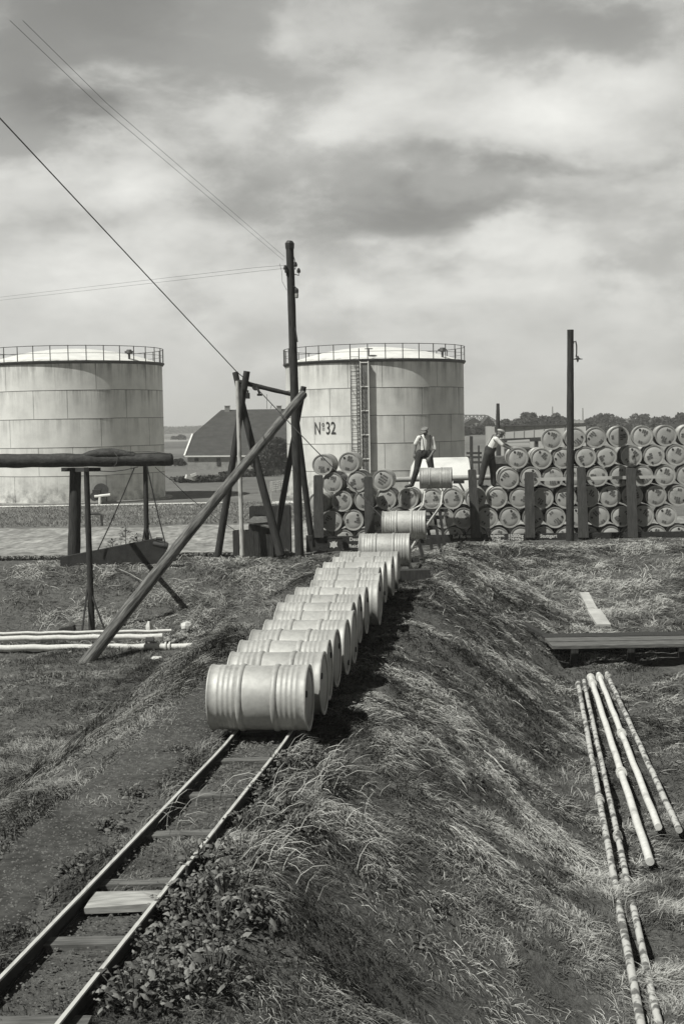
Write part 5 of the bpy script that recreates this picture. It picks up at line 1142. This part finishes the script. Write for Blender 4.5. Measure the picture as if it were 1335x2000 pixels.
# ------------------------------------------------------------------ trees, hedges
def crown(t, c, rx, ry, rz, n, ls, seed, tone=(0, 1), name='crown', lumps=9):
    rs = np.random.RandomState(seed); cs = [(rs.uniform(-.55, .55)*rx, rs.uniform(-.5, .5)*ry, rs.uniform(-.4, .5)*rz, rs.uniform(.35, .62)) for _ in range(lumps)]+[(0, 0, 0, .75)]
    k = rs.randint(0, len(cs), n); cc = np.array(cs)[k]
    v = rs.normal(0, 1, (n, 3)); v /= np.linalg.norm(v, axis=1)[:, None]; r_ = rs.uniform(.55, 1.05, n)**.5
    p = np.array(c)+cc[:, :3]+v*r_[:, None]*cc[:, 3:4]*np.array([rx, ry, rz])
    s_ = ls*rs.uniform(.5, 1.4, n)[:, None]; a = rs.normal(0, 1, (n, 3)); a /= np.linalg.norm(a, axis=1)[:, None]; b_ = np.cross(a, rs.normal(0, 1, (n, 3))); b_ /= np.linalg.norm(b_, axis=1)[:, None]
    V_ = np.stack([p-a*s_*.5, p+b_*s_*.35, p+a*s_*.5, p-b_*s_*.35], 1).reshape(-1, 3)
    F = [(4*i, 4*i+1, 4*i+2, 4*i+3) for i in range(n)]
    q = MB(); q.v = [Vector(x) for x in V_]; q.f = F; o = q.build(name, M['foliage'], t)
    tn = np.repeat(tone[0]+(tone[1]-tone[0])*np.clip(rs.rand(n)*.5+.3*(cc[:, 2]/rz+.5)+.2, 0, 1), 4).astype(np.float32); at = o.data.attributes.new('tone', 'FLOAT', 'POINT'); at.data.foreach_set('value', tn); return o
def tree(name, label, cat, px, ty, by, d, wpx, n, ls, seed, grp=None, tone=(0, 1), base=None):
    top = P(px, ty, d); bot = P(px, by, d); bz = float(H(bot.x, d, False)) if base is None else base; w_ = wpx*d/FPX/2; h = (top.z-max(bot.z, bz))/2; cz = top.z-h
    t = thing(name, label, cat, (top.x, d, bz), 0, grp); q = MB(); q.tube([(top.x, d, bz-.2), (top.x+.05*h, d, cz), (top.x, d, top.z-h*.4)], [.09*w_, .06*w_, .02*w_], 8)
    for k in range(4): a = k*1.6+seed; q.tube([(top.x, d, cz-h*.5), (top.x+w_*.55*math.cos(a), d+w_*.5*math.sin(a), cz+h*.2)], [.04*w_, .012*w_], 6)
    q.build('trunk', M['bark'], t); crown(t, (top.x, d, cz), w_, w_*.9, h, n, ls, seed, tone); return t
tree('round_tree', 'dark round tree standing before the farmhouse roof', 'tree', 541, 846, 925, 150, 84, 6000, .38, 5, None, (0, .5), 0)
tree('bush', 'small dark bush at the left corner of the round tree', 'bush', 500, 880, 925, 152, 34, 1500, .3, 6, None, (0, .6), 0)
def hedge(name, label, a, b_, top, d, n, ls, seed, tone=(0, .8)):
    pa = P(a, top, d); pb2 = P(b_, top, d); w_ = (pb2.x-pa.x)/2; h = max(pa.z, .6)/2; t = thing(name, label, 'hedge', ((pa.x+pb2.x)/2, d, 0)); crown(t, ((pa.x+pb2.x)/2, d, h*.9), w_*1.05, 1.2, h*1.15, n, ls, seed, tone, 'foliage', 14); return t
hedge('hedge', 'low dark hedge in front of the farmhouse wall', 425, 570, 918, 140, 2600, .35, 21)
hedge('hedge', 'taller dark hedge right of the round tree behind the utility pole', 556, 640, 905, 146, 2200, .4, 25)
hedge('hedge', 'lower rough hedge left of the farmhouse yard', 340, 470, 932, 128, 2200, .35, 22)
q = MB(); p = P(372, 933, 126); q.box(p, (.9, .5, .35), Euler((0, .3, .4)).to_matrix()); q.box(p+Vector((.3, -.1, .25)), (.5, .4, .25), Euler((0, -.3, .2)).to_matrix()); tag(q.build('white_heap', M['white']), 'small white heap on the grass between tank and farmhouse', 'heap')
tree('bush', 'dark bush on the far fields left of the farmhouse gable', 'bush', 356, 849, 860, 600, 22, 500, 1.2, 31, 'bushes on the far fields', (0, .6))
tree('bush', 'second dark bush on the far fields just right of the tank edge', 'bush', 340, 852, 860, 620, 14, 400, 1.2, 32, 'bushes on the far fields', (0, .6))
tree('bush', 'low bush beside the farmhouse left wall', 'bush', 350, 896, 916, 185, 26, 700, .4, 33, None, (0, .7))
def wood(name, label, xa, xb, ty, d, n, ls, seed, tone):
    rs = np.random.RandomState(seed); a = P(xa, ty, d).x; b_ = P(xb, ty, d).x; zt_ = P((xa+xb)/2, ty, d).z; x = rs.uniform(a, b_, n); e = fbm(x*.02+seed, x*0+2.); gz_ = H(x, np.full(n, d), False); top = gz_+(zt_-gz_)*(.65+.7*e); z = gz_+(top-gz_)*rs.rand(n)**.7; y = d+rs.uniform(0, 20, n)
    p = np.stack([x, y, z], -1); s_ = ls*rs.uniform(.5, 1.4, n)[:, None]; aa = rs.normal(0, 1, (n, 3)); aa /= np.linalg.norm(aa, axis=1)[:, None]; bb = np.cross(aa, rs.normal(0, 1, (n, 3))); bb /= np.linalg.norm(bb, axis=1)[:, None]
    V_ = np.stack([p-aa*s_*.5, p+bb*s_*.4, p+aa*s_*.5, p-bb*s_*.4], 1).reshape(-1, 3); q = MB(); q.v = [Vector(v) for v in V_]; q.f = [(4*i, 4*i+1, 4*i+2, 4*i+3) for i in range(n)]
    o = q.build(name, M['foliage']); tn = np.repeat(rs.uniform(tone[0], tone[1], n), 4).astype(np.float32); at = o.data.attributes.new('tone', 'FLOAT', 'POINT'); at.data.foreach_set('value', tn); return tag(o, label, 'woods', kind='stuff')
wood('far_wood', 'far dark line of woods on the horizon left of the farmhouse', 300, 640, 836, 1350, 9000, 7, 41, (.3, .8))
wood('hill_scrub', 'scrub covering the low rise under the far houses', 880, 1420, 834, 290, 9000, 1.3, 43, (.2, .8))
wood('far_wood', 'far hazy woods behind the far houses at the right', 880, 1420, 824, 700, 8000, 3.2, 44, (.3, 1))
gT = 'trees on the far rise'
tt = [(1034,805,40,'largest round far tree right of the mast'),(1056,811,26,'low far tree right of the largest one'),(1082,803,24,'pointed far tree left of the lamp post'),(1010,816,28,'small far tree left of the largest one'),(990,818,22,'far tree just right of the mast'),
      (1070,812,18,'narrow far tree between two bigger crowns'),(1098,812,20,'far tree directly left of the lamp post'),(1172,806,62,'big dark far tree above the top right drum'),(1150,817,20,'small far tree left of the big dark one'),(955,822,16,'small far tree between the gabled houses and mast'),
      (1205,812,36,'broad far tree right of the big dark one'),(1245,808,44,'tall broad far tree near the right edge'),(1290,812,40,'second far tree from the right edge'),(1325,806,36,'far tree at the right edge')]
for i, (px, ty, w_, lab) in enumerate(tt): tree('far_tree', lab, 'tree', px, ty, 838, 300+12*(i % 4), w_, 900, .75, 50+i, gT, (.15, .8))
# far gabled houses, bridge and light building
def gable(px0, px1, ey, ry, by, d, label, split=.5):
    a = P(px0, ey, d); b_ = P(px1, ey, d); r_ = P(px0+(px1-px0)*split, ry, d); zb = float(H(a.x, d, False)); t = thing('gabled_house', label, 'house', ((a.x+b_.x)/2, d, zb), 0, 'far gabled houses'); D = Vector((0, 9, 0))
    q = MB(); q.add([Vector((a.x, d, zb)), Vector((b_.x, d, zb)), b_, r_, a, Vector((a.x, d+9, zb)), Vector((b_.x, d+9, zb)), b_+D, r_+D, a+D], [(0, 1, 2, 3, 4), (6, 5, 9, 8, 7), (1, 6, 7, 2), (5, 0, 4, 9)]); q.build('wall', M['house_far'], t)
    q = MB(); th = Vector((0, 0, .25)); ov = Vector((0, -.4, 0)); q.add([a+ov-Vector((.4, 0, .3)), r_+ov, r_+D, a+D-Vector((.4, 0, .3)), b_+ov+Vector((.4, 0, -.3)), b_+D+Vector((.4, 0, -.3))]+[v+th for v in (a+ov-Vector((.4, 0, .3)), r_+ov, r_+D, a+D-Vector((.4, 0, .3)), b_+ov+Vector((.4, 0, -.3)), b_+D+Vector((.4, 0, -.3)))],
        [(0, 1, 2, 3), (1, 4, 5, 2), (6, 9, 8, 7), (7, 8, 11, 10), (0, 6, 7, 1), (1, 7, 10, 4)]); q.build('roof', M['roof_tiles'], t)
    for k in range(3): q = MB(); p = a.lerp(b_, .25+.25*k); q.box((p.x, d-.05, (zb+a.z)/2+.3), (.5, .1, .8)); q.build('window', M['black'], t)
M['house_far'] = mat('far_house_wall', 0.26, 0.22, .4, rough=.9)
gable(909, 940, 826, 817.5, 842, 320, 'left and broader of the two far gabled houses beside the tank'); gable(943, 962, 827, 816, 842, 315, 'right and narrower of the two far gabled houses below the bridge')
gable(984, 991, 829, 825, 836, 360, 'tiny white far house right of the mast') 
q = MB(); c0, c1 = P(1086, 828, 400), P(1148, 828, 400); q.box(((c0.x+c1.x)/2, 400, (P(1117, 821, 400).z+4)/2), (c1.x-c0.x, 12, P(1117, 821, 400).z-4)); tag(q.build('far_hall', M['shed']), 'pale far hall behind the lamp post above the long shed', 'building')
br = thing('truss_bridge', 'far steel truss bridge above the gabled houses', 'bridge', P(930, 840, 600)); q = MB(); nb = 12; xs_ = np.linspace(880, 968, nb+1)
topy = lambda x: 811+ (0 if x < 950 else (x-950)*.62)
for k in range(nb+1): q.beam(P(xs_[k], 823, 600), P(xs_[k], topy(xs_[k]), 600), .35, .35, (0, 1, 0))
for k in range(nb):
    q.beam(P(xs_[k], topy(xs_[k]), 600), P(xs_[k+1], topy(xs_[k+1]), 600), .4, .5); q.beam(P(xs_[k], 823, 600), P(xs_[k+1], topy(xs_[k+1]), 600), .3, .3); q.beam(P(xs_[k], topy(xs_[k]), 600), P(xs_[k+1], 823, 600), .3, .3); q.beam(P(xs_[k], 823, 600), P(xs_[k+1], 823, 600), .5, .7)
q.build('truss', M['iron2'], br)
q = MB()
for x in (885, 925, 966): q.beam(P(x, 824, 600), P(x, 842, 600), 1.5, 1.5, (0, 1, 0))
q.build('pier', M['shed_roof'], br)
for (x, ty, lab) in ((1078, 794, 'thin far chimney left of the lamp post'), (1137, 797, 'thin far chimney right of the lamp post')):
    q = MB(); a = P(x, 830, 500); b_ = P(x, ty, 500); q.tube([a, b_], [.35, .2], 8); tag(q.build('chimney_stack', M['shed_roof']), lab, 'chimney')

# ------------------------------------------------------------------ people
def blobby(name, items, m, parent, voxel=.010, smooth=6):
    q = MB()
    for it in items:
        if it[0] == 'c':       # tapered capsule chain
            pts, rr = it[1], it[2]
            for a, b_, ra, rb in zip(pts[:-1], pts[1:], rr[:-1], rr[1:]):
                q.tube([a, b_], [ra, rb], 14); q.sphere(a, ra, (1, 1, 1), 14, 8); q.sphere(b_, rb, (1, 1, 1), 14, 8)
        else: q.sphere(it[1], it[2], it[3], 18, 12, it[4] if len(it) > 4 else None)
    o = q.build(name, m, parent); r_ = o.modifiers.new('r', 'REMESH'); r_.mode = 'VOXEL'; r_.voxel_size = voxel; r_.use_smooth_shade = True
    s_ = o.modifiers.new('s', 'SMOOTH'); s_.factor = .5; s_.iterations = smooth
    dg = bpy.context.evaluated_depsgraph_get(); me = bpy.data.meshes.new_from_object(o.evaluated_get(dg)); o.modifiers.clear(); o.data = me; me.name = name
    if not me.materials: me.materials.append(m)
    return o
M['skin'] = mat('tanned_skin', 0.17, 0.12, 8, rough=.55); M['shirt'] = mat('white_shirt', 0.68, 0.58, 6, rough=.9, bump=.02, bscale=9)
M['trousers'] = mat('dark_trousers', 0.045, 0.028, 6, rough=.95, bump=.02, bscale=8); M['cap_cloth'] = mat('cap_cloth', 0.22, 0.14, 12, rough=.95); M['leather'] = mat('shoe_leather', .04, .02, 10, rough=.6)
def V3(px, py, d): return P(px, py, d)
def hand(items, wrist, dirv, palm_n, sgn=1, k=1.0):
    """palm, four bent fingers of different length and a side thumb"""
    d_ = dirv.normalized(); n_ = (palm_n-d_*palm_n.dot(d_)).normalized(); s_ = d_.cross(n_)*sgn
    pc = wrist+d_*.05*k; items.append(('s', pc, .045*k, (1, 1, 1))) if False else items.append(('c', [wrist, wrist+d_*.045*k+s_*.012, wrist+d_*.085*k+s_*.016], [.026, .030, .026]))
    items.append(('c', [wrist, wrist+d_*.045*k-s_*.012, wrist+d_*.085*k-s_*.018], [.026, .028, .022]))
    for j, (o_, L) in enumerate(((.027, .070), (.009, .080), (-.010, .074), (-.028, .058))):
        b_ = wrist+d_*.088*k+s_*o_; c = b_+d_*L*.5+n_*.010; e = c+d_*L*.38+n_*.028; items.append(('c', [b_, c, e], [.0105, .0098, .0085]))
    tb = wrist+d_*.03*k+s_*.030; items.append(('c', [tb, tb+d_*.03+s_*.026, tb+d_*.062+s_*.030+n_*.012], [.014, .012, .010]))
def head(items, c, face, up, r_=.088):
    f = (face-up*face.dot(up)).normalized(); s_ = f.cross(up).normalized(); rot = Matrix((s_, f, up)).transposed()
    items.append(('s', c+up*.02, r_, (.86, 1.05, 1.0), rot)); items.append(('s', c+f*.022-up*.045, r_*.72, (.82, .9, .95), rot)); items.append(('c', [c+f*.088+up*.005, c+f*.108-up*.02], [.010, .015]))
    items.append(('s', c+f*.072-up*.088, .022, (1, 1, .8), rot)); items.append(('c', [c+f*.092-s_*.018-up*.050, c+f*.092+s_*.018-up*.050], [.008, .008]))
    for q_ in (-1, 1): items.append(('s', c+s_*q_*.077-up*.01, .026, (.4, .8, 1.1), rot)); items.append(('c', [c+f*.083+s_*q_*.018+up*.028, c+f*.078+s_*q_*.045+up*.028], [.008, .008]))
    return rot
def cap(parent, c, rot, m):
    q = MB(); U_ = rot @ Vector((0, 0, 1)); F_ = rot @ Vector((0, 1, 0)); vs = []
    q.sphere(c+U_*.075-F_*.008, .108, (.98, 1.14, .46), 22, 12, rot); q.sphere(c+U_*.050+F_*.105, .07, (1.05, .72, .13), 18, 8, rot @ Euler((-.18, 0, 0)).to_matrix()); q.sphere(c+U_*.045, .096, (.93, 1.08, .28), 20, 8, rot)
    o = q.build('flat_cap', m, parent, True, flat=60)
# worker standing on the drums left of the ramp
D = 39.15
w1 = thing('person', 'man in white shirt, braces, dark trousers and flat cap standing on the drums', 'person', V3(806, 952, D))
shL, shR = V3(817.5, 855, D+.02), V3(843.5, 856.5, D-.02); elL, elR = V3(811, 869.5, D+.02), V3(848.5, 877, D-.06); wrL, wrR = V3(808.5, 886, D-.02), V3(838.5, 893.5, D-.26)
hpL, hpR = V3(819, 886, D), V3(836, 886, D); knL, knR = V3(813, 918, D-.06), V3(841.5, 914, D-.04); anL, anR = V3(804.5, 944.5, D+.02), V3(847, 944, D+.12)
ch_ = V3(830.5, 857, D); wa = V3(827.5, 882, D+.03); nk = V3(830.5, 848.5, D-.03); hd = V3(829.2, 843, D-.09)
it = []; hr = None
it += [('c', [nk-Vector((0, 0, .05)), nk, hd-Vector((0, 0, .04))], [.062, .056, .058]), ('c', [shL, elL, wrL], [.052, .042, .028]), ('c', [shR, elR, wrR], [.052, .042, .028]),
       ('c', [ch_, wa], [.125, .115]), ('c', [shL, ch_, shR], [.06, .10, .06]), ('c', [hpL, knL, anL], [.085, .06, .042]), ('c', [hpR, knR, anR], [.085, .06, .042]), ('c', [hpL, hpR], [.10, .10]), ('c', [anL, anL+Vector((-.13, -.06, -.06))], [.04, .03]), ('c', [anR, anR+Vector((.08, -.12, -.06))], [.04, .03])]
rot1 = head(it, hd, Vector((-.35, -.80, -.45)), Vector((-.12, -.40, .90)).normalized()); hand(it, wrL, Vector((-.12, -.1, -1)), Vector((.6, .3, 0))); hand(it, wrR, Vector((-.55, -.3, -.8)), Vector((0, .8, -.3)), -1)
blobby('body', it, M['skin'], w1, .0075, 2)
blobby('shirt', [('c', [ch_+Vector((0, 0, .02)), ch_.lerp(wa, .5), wa-Vector((0, 0, .02))], [.132, .138, .138]), ('c', [shL+Vector((.02, 0, 0)), ch_+Vector((0, 0, .03)), shR-Vector((.02, 0, 0))], [.066, .10, .066]), ('c', [shL, elL-Vector((0, 0, -.04))], [.066, .058]), ('c', [shR, elR], [.066, .058])], M['shirt'], w1, .010, 5)
blobby('trousers', [('c', [wa-Vector((0, 0, .01)), (hpL+hpR)/2], [.148, .155]), ('c', [hpL, knL, anL-Vector((0, 0, .0))], [.118, .088, .066]), ('c', [hpR, knR, anR], [.118, .088, .066])], M['trousers'], w1, .010, 4)
cap(w1, hd, rot1, M['cap_cloth'])
for s_, (a, b_) in enumerate(((V3(821, 851, D-.14), V3(820, 881, D-.15)), (V3(840, 852, D-.13), V3(838, 881, D-.15)))):
    q = MB(); m_ = a.lerp(b_, .5)+Vector((0, -.045, 0)); q.tube([a+Vector((0, .08, .03)), a, m_, b_], .014, 6); q.build('brace_strap', M['trousers'], w1)
for a, v_ in ((anL, Vector((-.19, -.08, -.035))), (anR, Vector((.12, -.17, -.03)))): blobby('shoe', [('c', [a-Vector((0, 0, .03)), a-Vector((0, 0, .055))+v_*.45, a-Vector((0, 0, .045))+v_], [.058, .05, .036])], M['leather'], w1, .010, 3)
# worker bending over a drum
D = 39.1
w2 = thing('person', 'man in light shirt, dark bib trousers and pale flat cap bending over a drum', 'person', V3(950, 950, D))
shN, shF = V3(968.5, 857.5, D-.16), V3(970, 856.5, D+.14); elN, elF = V3(979.5, 868.5, D-.20), V3(983, 866.5, D+.12); wrN, wrF = V3(995, 876.5, D-.14), V3(997, 874, D+.10)
hpN, hpF = V3(952, 887, D-.09), V3(957, 886, D+.09); knN, knF = V3(943.5, 915, D-.06), V3(961.5, 915, D+.08); anN, anF = V3(937.5, 944, D-.06), V3(963, 944, D+.08)
ch_ = V3(964.5, 860.5, D); wa = V3(955.5, 878, D); nk = V3(971.5, 853, D); hd = V3(976.8, 847, D)
it = [('c', [nk-Vector((.04, 0, .03)), nk, hd-Vector((.01, 0, .035))], [.06, .055, .055]), ('c', [shN, elN, wrN], [.05, .042, .028]), ('c', [shF, elF, wrF], [.05, .042, .028]), ('c', [ch_, wa], [.12, .11]), ('c', [shN, ch_, shF], [.06, .09, .06]),
      ('c', [hpN, knN, anN], [.085, .06, .042]), ('c', [hpF, knF, anF], [.085, .06, .042]), ('c', [hpN, hpF], [.10, .10]), ('c', [anN, anN+Vector((.12, -.03, -.06))], [.04, .03]), ('c', [anF, anF+Vector((.13, -.02, -.06))], [.04, .03])]
rot2 = head(it, hd, Vector((.86, -.15, -.36)), Vector((.36, 0, .93)).normalized()); hand(it, wrN, Vector((.9, .1, -.35)), Vector((0, 0, -1)), 1); hand(it, wrF, Vector((.9, -.1, -.35)), Vector((0, 0, -1)), -1)
blobby('body', it, M['skin'], w2, .0075, 2)
blobby('shirt', [('c', [ch_, ch_.lerp(wa, .5), wa], [.128, .136, .134]), ('c', [shN+Vector((0, .02, 0)), ch_+Vector((.02, 0, .02)), shF-Vector((0, .02, 0))], [.068, .10, .068]), ('c', [shN, elN], [.066, .056]), ('c', [shF, elF], [.066, .056])], M['shirt'], w2, .010, 5)
blobby('trousers', [('c', [wa-Vector((0, 0, .0)), (hpN+hpF)/2], [.150, .155]), ('c', [wa.lerp(ch_, .18)+Vector((.04, 0, -.02)), wa], [.128, .15]), ('c', [hpN, knN, anN], [.120, .096, .076]), ('c', [hpF, knF, anF], [.120, .096, .076])], M['trousers'], w2, .010, 4)
cap(w2, hd, rot2, M['pale_board'])
for s_ in (-.07, .07): q = MB(); a = V3(958, 874, D+s_-.0); b_ = V3(966, 855.5, D+s_); q.tube([a+Vector((-.11, 0, .05)), b_+Vector((-.05, 0, .09)), b_+Vector((.05, 0, .08))], .014, 6); q.build('brace_strap', M['trousers'], w2)
for a, v_ in ((anN, Vector((.19, -.02, -.04))), (anF, Vector((.19, -.02, -.04)))): blobby('shoe', [('c', [a-Vector((0, 0, .03)), a-Vector((0, 0, .055))+v_*.45, a-Vector((0, 0, .045))+v_], [.058, .05, .036])], M['leather'], w2, .010, 3)

# ------------------------------------------------------------------ air
hz = MB().box((0, 690, 14), (3000, 1500, 32)).build('haze', None); tag(hz, kind='stuff')
hm = bpy.data.materials.new('haze_air'); hm.use_nodes = True; hn = hm.node_tree; hn.nodes.clear()
pv = hn.nodes.new('ShaderNodeVolumePrincipled'); ho = hn.nodes.new('ShaderNodeOutputMaterial'); pv.inputs['Color'].default_value = (1.0, 1.0, 0.96, 1)
pv.inputs['Density'].default_value = 0.0005; pv.inputs['Anisotropy'].default_value = -0.1; hn.links.new(pv.outputs[0], ho.inputs['Volume']); hz.data.materials.append(hm)
